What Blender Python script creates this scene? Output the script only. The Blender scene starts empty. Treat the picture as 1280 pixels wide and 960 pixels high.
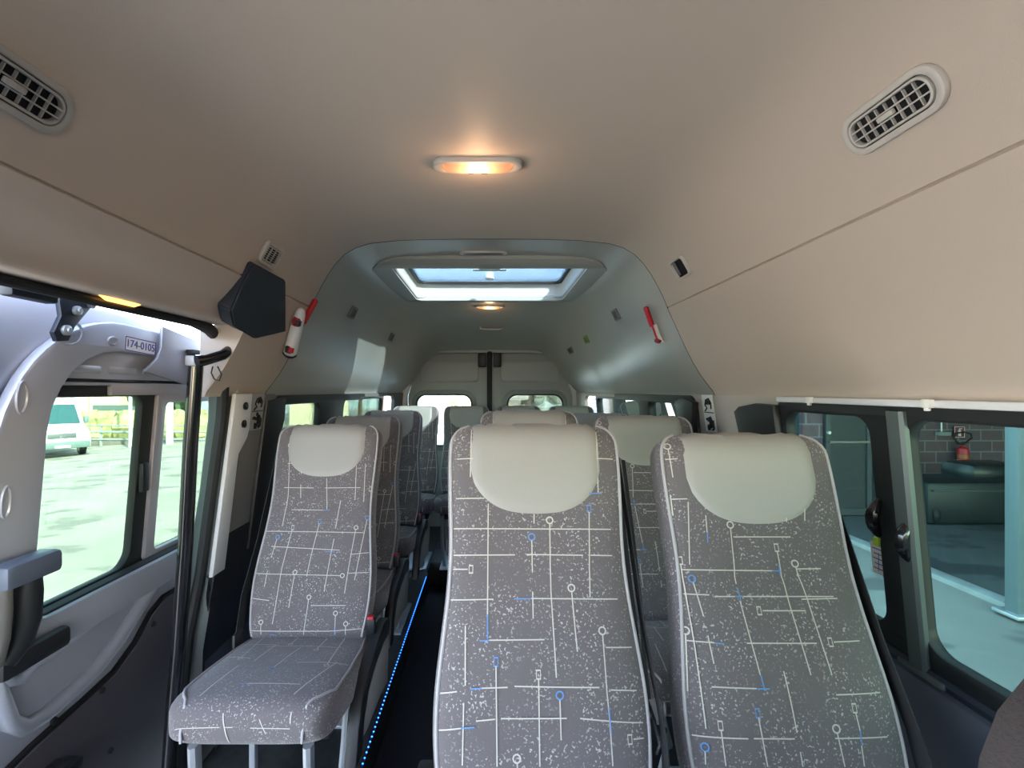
import bpy, bmesh, math, random
from mathutils import Vector, Matrix
from mathutils.bvhtree import BVHTree
random.seed(7)
PI = math.pi
sc = bpy.context.scene
C = sc.collection

# ------------------------------------------------------------------ camera
F = 600.0
cd = bpy.data.cameras.new('camera'); cam = bpy.data.objects.new('camera', cd); C.objects.link(cam)
cd.lens = F / 1280 * 36; cd.sensor_width = 36; cd.clip_start = 0.02; cd.clip_end = 500
cd.shift_x = 28 / 1280; cd.shift_y = 8 / 1280   # the photograph is cropped a little off its optical axis
cam.rotation_euler = (PI / 2, 0, 0)
sc.camera = cam
CM = cam.rotation_euler.to_matrix()

def ray(px, py):
    return (CM @ Vector(((px - 612) / F, (488 - py) / F, -1))).normalized()
def at(px, py, Y=None, x=None, z=None):
    d = ray(px, py)
    t = Y / d.y if Y is not None else (x / d.x if x is not None else z / d.z)
    return d * t

# ------------------------------------------------------------------ materials
def mat(name, col, rough=0.6, metal=0.0, bump=0.0, bscale=200, coat=0.0, emit=None, estr=0.0, var=0.0, vscale=4, spec=None):
    m = bpy.data.materials.new(name); m.use_nodes = True
    nt = m.node_tree; b = nt.nodes['Principled BSDF']
    b.inputs['Base Color'].default_value = (*col, 1); b.inputs['Roughness'].default_value = rough
    b.inputs['Metallic'].default_value = metal
    if spec is not None: b.inputs['Specular IOR Level'].default_value = spec
    if coat: b.inputs['Coat Weight'].default_value = coat; b.inputs['Coat Roughness'].default_value = 0.08
    if emit: b.inputs['Emission Color'].default_value = (*emit, 1); b.inputs['Emission Strength'].default_value = estr
    tc = nt.nodes.new('ShaderNodeTexCoord')
    if bump:
        n = nt.nodes.new('ShaderNodeTexNoise'); n.inputs['Scale'].default_value = bscale; n.inputs['Detail'].default_value = 3
        bp = nt.nodes.new('ShaderNodeBump'); bp.inputs['Strength'].default_value = bump; bp.inputs['Distance'].default_value = 0.002
        nt.links.new(tc.outputs['Object'], n.inputs['Vector']); nt.links.new(n.outputs['Fac'], bp.inputs['Height']); nt.links.new(bp.outputs['Normal'], b.inputs['Normal'])
    if var:
        n = nt.nodes.new('ShaderNodeTexNoise'); n.inputs['Scale'].default_value = vscale; n.inputs['Detail'].default_value = 5
        r = nt.nodes.new('ShaderNodeValToRGB')
        r.color_ramp.elements[0].position = 0.3; r.color_ramp.elements[1].position = 0.7
        r.color_ramp.elements[0].color = (*[c * (1 - var) for c in col], 1); r.color_ramp.elements[1].color = (*[min(1, c * (1 + var)) for c in col], 1)
        nt.links.new(tc.outputs['Object'], n.inputs['Vector']); nt.links.new(n.outputs['Fac'], r.inputs['Fac']); nt.links.new(r.outputs['Color'], b.inputs['Base Color'])
    return m

def glass(name, tint, refl=0.12, rough=0.0):
    m = bpy.data.materials.new(name); m.use_nodes = True; nt = m.node_tree; nt.nodes.clear()
    o = nt.nodes.new('ShaderNodeOutputMaterial'); t = nt.nodes.new('ShaderNodeBsdfTransparent'); g = nt.nodes.new('ShaderNodeBsdfGlossy')
    t.inputs['Color'].default_value = (*tint, 1); g.inputs['Roughness'].default_value = rough; g.inputs['Color'].default_value = (1, 1, 1, 1)
    fr = nt.nodes.new('ShaderNodeLayerWeight'); fr.inputs['Blend'].default_value = refl
    mx = nt.nodes.new('ShaderNodeMixShader')
    mul = nt.nodes.new('ShaderNodeMath'); mul.operation = 'MULTIPLY'; mul.inputs[1].default_value = 0.8
    nt.links.new(fr.outputs['Fresnel'], mul.inputs[0]); nt.links.new(mul.outputs[0], mx.inputs[0])
    nt.links.new(t.outputs[0], mx.inputs[1]); nt.links.new(g.outputs[0], mx.inputs[2]); nt.links.new(mx.outputs[0], o.inputs[0])
    return m

def fabric(name, base, fleck):
    m = bpy.data.materials.new(name); m.use_nodes = True; nt = m.node_tree; b = nt.nodes['Principled BSDF']
    b.inputs['Roughness'].default_value = 0.95; b.inputs['Sheen Weight'].default_value = 0.25; b.inputs['Specular IOR Level'].default_value = 0.1
    tc = nt.nodes.new('ShaderNodeTexCoord')
    no = nt.nodes.new('ShaderNodeTexNoise'); no.inputs['Scale'].default_value = 240; no.inputs['Detail'].default_value = 1.5
    mp = nt.nodes.new('ShaderNodeMapping')
    nt.links.new(tc.outputs['Object'], mp.inputs[0]); nt.links.new(mp.outputs[0], no.inputs['Vector'])
    r = nt.nodes.new('ShaderNodeValToRGB'); r.color_ramp.elements[0].position = 0.60; r.color_ramp.elements[1].position = 0.66
    r.color_ramp.elements[0].color = (*base, 1); r.color_ramp.elements[1].color = (*fleck, 1)
    nt.links.new(no.outputs['Fac'], r.inputs['Fac'])
    n2 = nt.nodes.new('ShaderNodeTexNoise'); n2.inputs['Scale'].default_value = 18; n2.inputs['Detail'].default_value = 4
    nt.links.new(tc.outputs['Object'], n2.inputs['Vector'])
    mx = nt.nodes.new('ShaderNodeMix'); mx.data_type = 'RGBA'; mx.inputs['A'].default_value = (*base, 1)
    mr = nt.nodes.new('ShaderNodeMapRange'); mr.inputs['From Min'].default_value = 0.35; mr.inputs['From Max'].default_value = 0.6
    nt.links.new(n2.outputs['Fac'], mr.inputs['Value']); nt.links.new(mr.outputs[0], mx.inputs['Factor']); nt.links.new(r.outputs['Color'], mx.inputs['B'])
    nt.links.new(mx.outputs['Result'], b.inputs['Base Color'])
    n3 = nt.nodes.new('ShaderNodeTexNoise'); n3.inputs['Scale'].default_value = 700
    bp = nt.nodes.new('ShaderNodeBump'); bp.inputs['Strength'].default_value = 0.25; bp.inputs['Distance'].default_value = 0.001
    nt.links.new(tc.outputs['Object'], n3.inputs['Vector']); nt.links.new(n3.outputs['Fac'], bp.inputs['Height']); nt.links.new(bp.outputs['Normal'], b.inputs['Normal'])
    return m

M = {}
M['liner'] = mat('headliner_plastic', (0.56, 0.475, 0.405), 0.55, bump=0.15, bscale=500, spec=0.35)
M['liner_rear'] = mat('rear_liner_plastic', (0.42, 0.42, 0.385), 0.30, bump=0.05, bscale=60, spec=0.4)
M['pillar'] = mat('pillar_trim', (0.46, 0.42, 0.375), 0.6, bump=0.1)
M['pillar_dark'] = mat('pillar_grey_trim', (0.17, 0.16, 0.155), 0.6, bump=0.1)
M['white_plastic'] = mat('white_plastic', (0.75, 0.75, 0.76), 0.45)
M['bezel'] = mat('grey_beige_bezel', (0.55, 0.52, 0.48), 0.45)
M['silver'] = mat('silver_car_paint', (0.45, 0.47, 0.54), 0.30, metal=0.15, coat=0.5, bump=0.03, bscale=30)
M['black'] = mat('black_plastic', (0.012, 0.013, 0.015), 0.45, bump=0.1)
M['rubber'] = mat('black_rubber', (0.010, 0.011, 0.012), 0.6)
M['gloss_black'] = mat('gloss_black_paint', (0.010, 0.010, 0.012), 0.18, coat=0.5)
M['navy'] = mat('blue_black_plastic', (0.016, 0.021, 0.034), 0.5, bump=0.1)
M['trim_dark'] = mat('door_card', (0.085, 0.080, 0.095), 0.6, bump=0.2, bscale=400)
M['wall_dark'] = mat('lower_wall_trim', (0.085, 0.095, 0.125), 0.6, bump=0.2, bscale=400)
M['floor'] = mat('floor_vinyl', (0.030, 0.034, 0.034), 0.5, var=0.3, vscale=30)
M['aisle'] = mat('aisle_vinyl', (0.012, 0.013, 0.018), 0.6, var=0.2, vscale=40)
M['fabric'] = fabric('patterned_fabric', (0.128, 0.113, 0.117), (0.40, 0.37, 0.36))
M['cream'] = mat('cream_thread', (0.50, 0.47, 0.42), 0.9)
M['blue'] = mat('blue_thread', (0.11, 0.24, 0.50), 0.9)
M['leather'] = mat('grey_leather', (0.305, 0.29, 0.27), 0.5, bump=0.25, bscale=600, spec=0.35)
M['piping'] = mat('light_piping', (0.36, 0.34, 0.35), 0.7)
M['back_shell'] = mat('seat_back_fabric', (0.07, 0.072, 0.075), 0.9)
M['grey_plastic'] = mat('light_grey_plastic', (0.42, 0.42, 0.41), 0.5)
M['steel'] = mat('painted_steel', (0.55, 0.57, 0.60), 0.35, metal=0.5)
M['chrome'] = mat('chrome', (0.7, 0.7, 0.7), 0.15, metal=1.0)
M['webbing'] = mat('black_webbing', (0.012, 0.012, 0.014), 0.8, bump=0.3, bscale=900)
M['red'] = mat('red_plastic', (0.55, 0.015, 0.03), 0.35)
M['red_dark'] = mat('dark_red_plastic', (0.30, 0.01, 0.02), 0.4)
M['win_frame'] = mat('window_surround', (0.014, 0.016, 0.017), 0.5)
M['alu_teal'] = mat('window_channel', (0.10, 0.125, 0.12), 0.4, metal=0.2)
M['mauve'] = mat('aluminium_frame', (0.45, 0.43, 0.47), 0.4, metal=0.3)
M['glass_left'] = glass('door_glass', (0.41, 0.49, 0.43))
M['glass_right'] = glass('green_tinted_glass', (0.47, 0.61, 0.565), 0.10)
M['glass_rear'] = glass('rear_glass', (0.78, 0.88, 0.86))
M['glass_roof'] = glass('roof_glass', (0.37, 0.42, 0.44), 0.05)
M['sticker'] = mat('white_sticker', (0.82, 0.80, 0.76), 0.5)
M['ink'] = mat('black_ink', (0.01, 0.01, 0.01), 0.6)
M['ink_blue'] = mat('blue_ink', (0.06, 0.07, 0.35), 0.6)
M['amber'] = mat('amber_reflector', (0.8, 0.35, 0.05), 0.3, emit=(1.0, 0.45, 0.1), estr=.35)  # glow that imitates a reflection, not a lamp
M['led'] = mat('blue_led', (0.02, 0.1, 0.6), 0.4, emit=(0.02, 0.16, 1.0), estr=.7)
M['bulb'] = mat('lit_bulb', (1, 0.9, 0.7), 0.4, emit=(1.0, 0.66, 0.28), estr=2.6)
M['hole'] = mat('dark_recess', (0.006, 0.006, 0.007), 0.9)  # near-black stands in for the shade inside vent openings; also on lamp switches
M['yellow_green'] = mat('lime_plastic', (0.50, 0.68, 0.05), 0.5)
M['cab_fabric'] = mat('dark_cab_fabric', (0.040, 0.030, 0.030), 0.95, bump=0.6, bscale=350)
M['thread_grey'] = mat('seam_thread', (0.22, 0.20, 0.20), 0.9)

lm = bpy.data.materials.new('lamp_lens'); lm.use_nodes = True; nt = lm.node_tree; nt.nodes.clear()
o_ = nt.nodes.new('ShaderNodeOutputMaterial'); tl = nt.nodes.new('ShaderNodeBsdfTranslucent'); tl.inputs[0].default_value = (1.0, 0.78, 0.66, 1)
tp = nt.nodes.new('ShaderNodeBsdfTransparent'); tp.inputs[0].default_value = (1, 0.85, 0.75, 1)
df = nt.nodes.new('ShaderNodeBsdfDiffuse'); df.inputs[0].default_value = (0.85, 0.62, 0.52, 1)
m1 = nt.nodes.new('ShaderNodeMixShader'); m1.inputs[0].default_value = 0.5; m2 = nt.nodes.new('ShaderNodeMixShader'); m2.inputs[0].default_value = 0.25
nt.links.new(tl.outputs[0], m1.inputs[1]); nt.links.new(df.outputs[0], m1.inputs[2]); nt.links.new(m1.outputs[0], m2.inputs[1]); nt.links.new(tp.outputs[0], m2.inputs[2]); nt.links.new(m2.outputs[0], o_.inputs[0])
M['lens'] = lm

# ------------------------------------------------------------------ object helpers
def tag(o, label=None, cat=None, group=None, kind=None):
    if label: o['label'] = label
    if cat: o['category'] = cat
    if group: o['group'] = group
    if kind: o['kind'] = kind
    return o

def thing(name, label, cat, loc=(0, 0, 0), group=None, kind=None):
    o = bpy.data.objects.new(name, None); C.objects.link(o); o.location = loc; o.empty_display_size = 0.1
    return tag(o, label, cat, group, kind)

def rootloc(p):
    v = Vector((0, 0, 0))
    while p is not None:
        v += Vector(p.location); p = p.parent
    return v

def link(name, me, mats, parent=None, smooth=True, world=True):
    """mesh given in world coordinates; shifted into the parent's frame"""
    if not isinstance(mats, (list, tuple)): mats = [mats]
    if len(me.materials) == 0:
        for m in mats: me.materials.append(m)
    if parent is not None and world:
        me.transform(Matrix.Translation(-rootloc(parent)))
    if smooth:
        for p in me.polygons: p.use_smooth = True
    o = bpy.data.objects.new(name, me); C.objects.link(o)
    if parent is not None: o.parent = parent
    me.update()
    return o

class MB:
    def __init__(s): s.v = []; s.f = []; s.m = []
    def add(s, vs, fs, mi=0):
        b = len(s.v); s.v += [tuple(v) for v in vs]; s.f += [tuple(i + b for i in f) for f in fs]; s.m += [mi] * len(fs)
        return s
    def grid(s, rows, mi=0, closed_u=False, flip=False):
        n = len(rows[0]); vs = [p for r in rows for p in r]; fs = []
        for i in range(len(rows) - 1):
            for j in range(n if closed_u else n - 1):
                a, b_ = i * n + j, i * n + (j + 1) % n
                q = (a, b_, b_ + n, a + n)
                fs.append(q[::-1] if flip else q)
        return s.add(vs, fs, mi)
    def box(s, c, d, mi=0, R=None, bev=0.0):
        c = Vector(c); h = Vector(d) / 2
        if bev <= 0:
            vs = [Vector((x * h.x, y * h.y, z * h.z)) for x in (-1, 1) for y in (-1, 1) for z in (-1, 1)]
            fs = [(0, 1, 3, 2), (4, 6, 7, 5), (0, 4, 5, 1), (2, 3, 7, 6), (0, 2, 6, 4), (1, 5, 7, 3)]
        else:
            bm = bmesh.new(); bmesh.ops.create_cube(bm, size=1)
            for v in bm.verts: v.co = Vector((v.co.x * d[0], v.co.y * d[1], v.co.z * d[2]))
            bmesh.ops.bevel(bm, geom=bm.edges[:], offset=bev, segments=2, affect='EDGES', profile=0.5)
            bm.verts.index_update(); vs = [v.co.copy() for v in bm.verts]; fs = [[v.index for v in f.verts] for f in bm.faces]; bm.free()
        if R is not None: vs = [R @ v for v in vs]
        return s.add([v + c for v in vs], fs, mi)
    def tube(s, path, r, n=8, mi=0, caps=True, flat=1.0):
        P = [Vector(p) for p in path]; rings = []; up = Vector((0, 0, 1)); prev = None
        for i, p in enumerate(P):
            t = (P[min(i + 1, len(P) - 1)] - P[max(i - 1, 0)]).normalized()
            if prev is None:
                a = up if abs(t.dot(up)) < 0.9 else Vector((1, 0, 0)); x = t.cross(a).normalized()
            else:
                x = (prev - t * prev.dot(t)).normalized()
            prev = x; y = t.cross(x); rr = r[i] if isinstance(r, (list, tuple)) else r
            rings.append([p + x * rr * math.cos(2 * PI * k / n) + y * rr * flat * math.sin(2 * PI * k / n) for k in range(n)])
        b = len(s.v); s.grid(rings, mi, closed_u=True)
        if caps:
            s.f.append(tuple(b + k for k in range(n))[::-1]); s.m.append(mi)
            e = b + (len(P) - 1) * n; s.f.append(tuple(e + k for k in range(n))); s.m.append(mi)
        return s
    def lathe(s, prof, c, axis='Z', n=24, mi=0, R=None):
        rows = []
        for r, h in prof:
            row = []
            for k in range(n):
                a = 2 * PI * k / n; v = Vector((r * math.cos(a), r * math.sin(a), h))
                if axis == 'X': v = Vector((v.z, v.x, v.y))
                if axis == 'Y': v = Vector((v.x, v.z, v.y))
                if R is not None: v = R @ v
                row.append(v + Vector(c))
            rows.append(row)
        return s.grid(rows, mi, closed_u=True)
    def mesh(s, name='m', merge=0.0, recalc=True):
        me = bpy.data.meshes.new(name); me.from_pydata(s.v, [], s.f)
        me.polygons.foreach_set('material_index', s.m)
        if merge or recalc:
            bm = bmesh.new(); bm.from_mesh(me)
            if merge: bmesh.ops.remove_doubles(bm, verts=bm.verts[:], dist=merge)
            if recalc: bmesh.ops.recalc_face_normals(bm, faces=bm.faces[:])
            bm.to_mesh(me); bm.free()
        me.update(); return me
    def build(s, name, mats, parent=None, smooth=True, merge=0.0, world=True, auto=35):
        if not isinstance(mats, (list, tuple)): mats = [mats]
        me = s.mesh(name, merge)
        for m in mats: me.materials.append(m)
        o = link(name, me, mats, parent, smooth, world)
        if smooth and auto: sharp(me, auto)
        return o

def sharp(me, deg):
    bm = bmesh.new(); bm.from_mesh(me); th = math.radians(deg)
    for e in bm.edges:
        if len(e.link_faces) == 2 and e.calc_face_angle(0) > th: e.smooth = False
    bm.to_mesh(me); bm.free()

def rrect(x0, y0, x1, y1, r, n=6):
    """rounded rectangle outline; r one radius or four (x0y0, x1y0, x1y1, x0y1)"""
    rs = r if isinstance(r, (list, tuple)) else [r] * 4; out = []
    for (cx, cy, a0), q in zip(((x0, y0, PI), (x1, y0, 1.5 * PI), (x1, y1, 0), (x0, y1, 0.5 * PI)), rs):
        sx = 1 if cx == x0 else -1; sy = 1 if cy == y0 else -1
        for k in range(n + 1):
            a = a0 + (PI / 2) * k / n; out.append((cx + sx * q + q * math.cos(a), cy + sy * q + q * math.sin(a)))
    return out

def plate(outer, holes, th, fn, bev=0.0, cuts=()):
    """2-D outline with holes, given thickness, mapped by fn(a, b, depth) -> world; returns a mesh"""
    cu = bpy.data.curves.new('t', 'CURVE'); cu.dimensions = '2D'; cu.fill_mode = 'BOTH'
    cu.extrude = th / 2 - bev; cu.bevel_depth = bev; cu.bevel_resolution = 1; cu.offset = -bev
    for loop in [outer] + list(holes):
        sp = cu.splines.new('POLY'); sp.points.add(len(loop) - 1)
        for p, q in zip(sp.points, loop): p.co = (q[0], q[1], 0, 1)
        sp.use_cyclic_u = True
    ob = bpy.data.objects.new('t', cu); me = bpy.data.meshes.new_from_object(ob)
    bpy.data.objects.remove(ob); bpy.data.curves.remove(cu)
    me.materials.clear()
    bm = bmesh.new(); bm.from_mesh(me); bmesh.ops.remove_doubles(bm, verts=bm.verts[:], dist=1e-5)
    for q in cuts: bmesh.ops.bisect_plane(bm, geom=bm.verts[:] + bm.edges[:] + bm.faces[:], plane_co=(q, 0, 0), plane_no=(1, 0, 0))
    for v in bm.verts: v.co = Vector(fn(v.co.x, v.co.y, v.co.z))
    bmesh.ops.recalc_face_normals(bm, faces=bm.faces[:]); bm.to_mesh(me); bm.free()
    return me

def plate_obj(name, outer, holes, th, fn, m, parent=None, bev=0.0, smooth=True, cuts=()):
    me = plate(outer, holes, th, fn, bev, cuts); me.materials.append(m)
    o = link(name, me, m, parent, smooth)
    if smooth: sharp(me, 35)
    return o

def text_mesh(s, size, fn, th=0.001):
    cu = bpy.data.curves.new('t', 'FONT'); cu.body = s; cu.size = size; cu.align_x = 'CENTER'; cu.align_y = 'CENTER'; cu.extrude = th
    ob = bpy.data.objects.new('t', cu); me = bpy.data.meshes.new_from_object(ob)
    bpy.data.objects.remove(ob); bpy.data.curves.remove(cu); me.materials.clear()
    for v in me.vertices: v.co = Vector(fn(v.co.x, v.co.y, v.co.z))
    return me

def struct(o): o['kind'] = 'structure'; return o

def lerp(pts, x):
    if x <= pts[0][0]: return pts[0][1]
    for (a, b), (c, d) in zip(pts, pts[1:]):
        if x <= c: return b + (d - b) * (x - a) / (c - a)
    return pts[-1][1]

# ------------------------------------------------------------------ ceiling and side liners
def zc(Y): return lerp([(0, 1.0), (3.3, 1.0), (3.5, 0.975), (3.7, 0.91), (3.9, 0.81), (4.05, 0.71), (4.2, 0.58), (4.26, 0.54)], Y)
def xc(Y): return lerp([(0, 1.0), (3.2, 1.0), (3.6, 0.975), (4.0, 0.89), (4.26, 0.83)], Y)
SEC = [(0, .600), (.12, .5995), (.24, .598), (.36, .594), (.47, .583), (.53, .565), (.575, .538), (.61, .502), (.64, .459), (.668, .410), (.690, .365), (.703, .333)]
SIDE_R = [(.7055, .325), (.722, .287), (.742, .245), (.762, .20), (.783, .155), (.806, .11), (.833, .065), (.862, .025), (.886, -.005), (.892, -.02)]
SIDE_L = [(.7055, .325), (.728, .297), (.757, .268), (.782, .246), (.795, .228), (.799, .216), (.805, .208), (.822, .205), (.86, .205)]
def dense(l, step=.2):
    out = []
    for a, b in zip(l, l[1:] + l[:1]):
        k = max(1, math.ceil(math.hypot(b[0] - a[0], b[1] - a[1]) / step)); out += [(a[0] + (b[0] - a[0]) * i / k, a[1] + (b[1] - a[1]) * i / k) for i in range(k)]
    return out
def frange(a, b, n): return [a + (b - a) * i / n for i in range(n + 1)]

def sheet(name, sec, Ys, m, sgn=(1,), scale=1.0, roll=0.0, kind=True, skip=None):
    mb = MB(); rows = []
    pts = [(-x, z) for x, z in sec[::-1]] + [(x, z) for x, z in sec[1:]] if sgn == 'both' else [(sgn * x, z) for x, z in sec]
    for Y in Ys:
        rows.append([Vector((x * xc(Y) * scale, Y, (z * zc(Y) if z > 0 else z) * scale)) for x, z in pts])
    if roll:   # turned-out lip at the far end
        Y = Ys[-1]; rows.append([Vector((x * xc(Y) * (scale + roll), Y + 0.004, (z if z < 0 else z * zc(Y) * (scale + roll)))) for x, z in pts])
    n = len(pts); fs = []
    vs = [p for r in rows for p in r]
    for i in range(len(rows) - 1):
        for j in range(n - 1):
            if skip and skip((vs[i * n + j] + vs[(i + 1) * n + j + 1]) / 2): continue
            fs.append((i * n + j, i * n + j + 1, (i + 1) * n + j + 1, (i + 1) * n + j))
    mb.add(vs, fs)
    o = mb.build(name, m, None, auto=50)
    if kind: struct(o)
    return o, vs, fs

YF = frange(-1.15, 1.90, 30)
SECTOP = SEC + [(.7035, .331), (.7095, .330)]          # last two: the groove of the seam
SIDE_R2 = [(.7095, .330)] + SIDE_R
SIDE_L2 = [(.7095, .330)] + SIDE_L
bvh_v, bvh_f = [], []
def reg(r):
    o, vs, fs = r; b = len(bvh_v); bvh_v.extend(vs); bvh_f.extend([tuple(i + b for i in f) for f in fs]); return o
reg(sheet('ceiling', SECTOP, YF, M['liner'], 'both', 1.0, 0.03))
reg(sheet('wall_right', SIDE_R2, YF, M['liner'], 1, 1.0, 0.03))
reg(sheet('wall_left', SIDE_L2, frange(-1.15, 1.50, 26), M['liner'], -1))
reg(sheet('wall_left', SIDE_R2, frange(1.50, 1.90, 4), M['liner'], -1, 1.0, 0.03))
YR = frange(1.88, 2.24, 5) + frange(2.24, 3.08, 7)[1:] + frange(3.08, 4.26, 20)[1:]
reg(sheet('ceiling', SEC + SIDE_R, YR, M['liner_rear'], 'both', 1.012, 0, skip=lambda c: abs(c.x) < .474 and 2.24 < c.y < 3.08 and c.z > .3))
mb = MB(); loop = [(-x, 1.50, z) for x, z in SIDE_R2] + [(-.905, 1.50, -.02), (-.905, 1.50, .205)] + [(-x, 1.50, z) for x, z in SIDE_L2[::-1][:-1]]
bm = bmesh.new(); bm.faces.new([bm.verts.new(v) for v in loop]); bmesh.ops.triangulate(bm, faces=bm.faces[:]); me = bpy.data.meshes.new('m'); bm.to_mesh(me); bm.free()
struct(link('wall_left', me, M['liner'], smooth=False))
# dark bead along the arch where the front liner ends
mb = MB(); arch = [(-x, z) for x, z in (SECTOP[:-2] + SIDE_R)[::-1]] + [(x, z) for x, z in (SECTOP[1:-2] + SIDE_R)]
mb.tube([Vector((x * 1.004, 1.905, z * 1.004)) for x, z in arch], .0028, 6); struct(mb.build('trim_10', M['rubber']))
BV = BVHTree.FromPolygons([tuple(v) for v in bvh_v], bvh_f)

def on_liner(px, py):
    d = ray(px, py); loc, nrm, _, _ = BV.ray_cast(Vector((0, 0, 0)), d)
    if loc is None: loc, nrm = at(px, py, x=math.copysign(.84, d.x)), Vector((-math.copysign(.95, d.x), 0, -.3)).normalized()
    if nrm.dot(d) > 0: nrm = -nrm
    return loc, nrm
def frame_at(px, py, along=Vector((0, 1, 0))):
    """local frame on the liner: u along the car, v across, w towards the room"""
    p, w = on_liner(px, py); u = (along - w * along.dot(w)).normalized(); v = w.cross(u)
    return lambda a, b, c: p + u * a + v * b + w * c, p, Matrix((u, v, w)).transposed()

# shallow lower fold on the right liner: light rail under it
mb = MB(); mb.box((.880, .16, -.027), (.020, 2.6, .016), bev=.004)
rail = mb.build('curtain_rail', M['white_plastic']); tag(rail, 'thin pale curtain rail running along the top of the right side windows', 'rail')
for px in (1018, 1168):
    p = at(px, 497, x=.88)
    mb = MB(); mb.box((.866, p.y, -.026), (.012, .022, .018), bev=.003); mb.box((.866, p.y, -.036), (.008, .010, .010), bev=.002)
    o = mb.build('rail_clip', M['sticker']); tag(o, 'small white clip on the pale curtain rail, ' + ('above the sliding pane with the white notice' if px < 1100 else 'directly above the hanging wall bracket outside'), 'clip')

# ------------------------------------------------------------------ skylight
sk = thing('roof_hatch', 'rectangular glass roof hatch with pale sunlit frame in the ceiling', 'skylight', (0, 2.73, .6))
def topmap(k=1.0): return lambda a, b, c: Vector((a, b, .600 - .006 * 0 - 0.030 * max(0, abs(a) - .40) / .15 - c))
oc = [(-.42, 2.15), (.42, 2.15), (.51, 2.18), (.555, 2.25), (.555, 2.62), (.53, 3.06), (.48, 3.17), (.40, 3.20), (-.40, 3.20), (-.48, 3.17), (-.53, 3.06), (-.555, 2.62), (-.555, 2.25), (-.51, 2.18)]
def subdiv(l, k=6):
    return [(a[0] + (b[0] - a[0]) * i / k, a[1] + (b[1] - a[1]) * i / k) for a, b in zip(l, l[1:] + l[:1]) for i in range(k)]
inner = subdiv(rrect(-.455, 2.235, .455, 3.06, .05), 2)
plate_obj('bezel', subdiv(oc), [inner], .014, topmap(), mat('hatch_bezel', (.40, .41, .38), .4), sk, bev=.004)
mb = MB()
rows = []
for (k, z) in ((.004, .574), (.0, .60), (.004, .61), (.004, .64), (.0, .67), (-.004, .686)):
    rows.append([Vector((x * (1 + k * 1.5 / .465), 2.65 + (y - 2.65) * (1 + k * 1.5 / .35), z)) for x, y in rrect(-.456, 2.236, .456, 3.059, .05)])
mb.grid(rows, closed_u=True); mb.build('well', mat('hatch_well', (.72, .70, .63), .5), sk)
plate_obj('gasket', rrect(-.475, 2.215, .475, 3.08, .06), [rrect(-.436, 2.255, .436, 3.038, .05)], .014, lambda a, b, c: Vector((a, b, .683 + c)), M['rubber'], sk)
plate_obj('pane', rrect(-.47, 2.22, .47, 3.075, .05), [], .006, lambda a, b, c: Vector((a, b, .693 + c)), M['glass_roof'], sk)
lx, ly = 0.0, 2.66
lab = MB(); lab.box((0 + lx, ly, .687), (.12, .13, .002)); lab.box((lx, ly + .085, .687), (.19, .030, .002))
for k in range(6): lab.box((lx, ly - .045 + k * .018, .6855), (.09 - .02 * (k % 2), .005, .001), 1)
lab.box((lx, ly + .085, .6855), (.16, .006, .001), 1)
lab.build('warning_label', [mat('label_pale', (.42, .44, .42), .6), M['ink']], sk, smooth=False)
mb = MB(); mb.lathe([(0, .012), (.018, .010), (.028, .0), (.028, -.006), (0, -.006)], (0, 2.93, .687)); mb.build('knob', M['white_plastic'], sk)

# ------------------------------------------------------------------ ceiling fittings
def lamp(px, py, L, W, label):
    fn, p, R = frame_at(px, py, Vector((1, 0, 0)))
    t = thing('ceiling_light', label, 'lamp', p)
    plate_obj('bezel', rrect(-L / 2, -W / 2, L / 2, W / 2, W * .48), [rrect(-L * .41, -W * .33, L * .41, W * .33, W * .28)], .018, lambda a, b, c: fn(a, b, c + .006), M['bezel'], t, bev=.005)
    rows = []
    for k, h in ((1.0, .006), (.97, .014), (.88, .020), (.6, .023), (.0, .024)):
        rows.append([fn(a * k, b * k, h) for a, b in rrect(-L * .40, -W * .32, L * .40, W * .32, W * .27)])
    mb = MB(); mb.grid(rows, closed_u=True); mb.build('lens', M['lens'], t, merge=.0001)
    mb = MB()
    mb.tube([fn(-.022, 0, .013), fn(-.012, 0, .013), fn(0, 0, .013), fn(.012, 0, .013), fn(.022, 0, .013)], [.003, .008, .0095, .008, .003], 10); mb.build('bulb', M['bulb'], t)
    for sx in (-1, 1):
        mb = MB(); mb.box(fn(sx * .018, W * .34 * (-1 if py < 300 else -1), .016), (.016, .008, .006), 0, R, .001); mb.build('switch', M['hole'], t)
    l = bpy.data.lights.new('lamp_light', 'POINT'); l.energy = .06 * (L / .22); l.color = (1, .60, .34); l.shadow_soft_size = .03
    lo = bpy.data.objects.new('lamp_light', l); C.objects.link(lo); lo.parent = t; lo.location = fn(0, 0, .06) - p
    return t
lamp(597, 203, .235, .066, 'lit oval courtesy lamp on the ceiling ahead of the glass roof hatch')
lamp(612, 382, .205, .060, 'lit small courtesy lamp on the ceiling behind the glass roof hatch')

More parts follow.
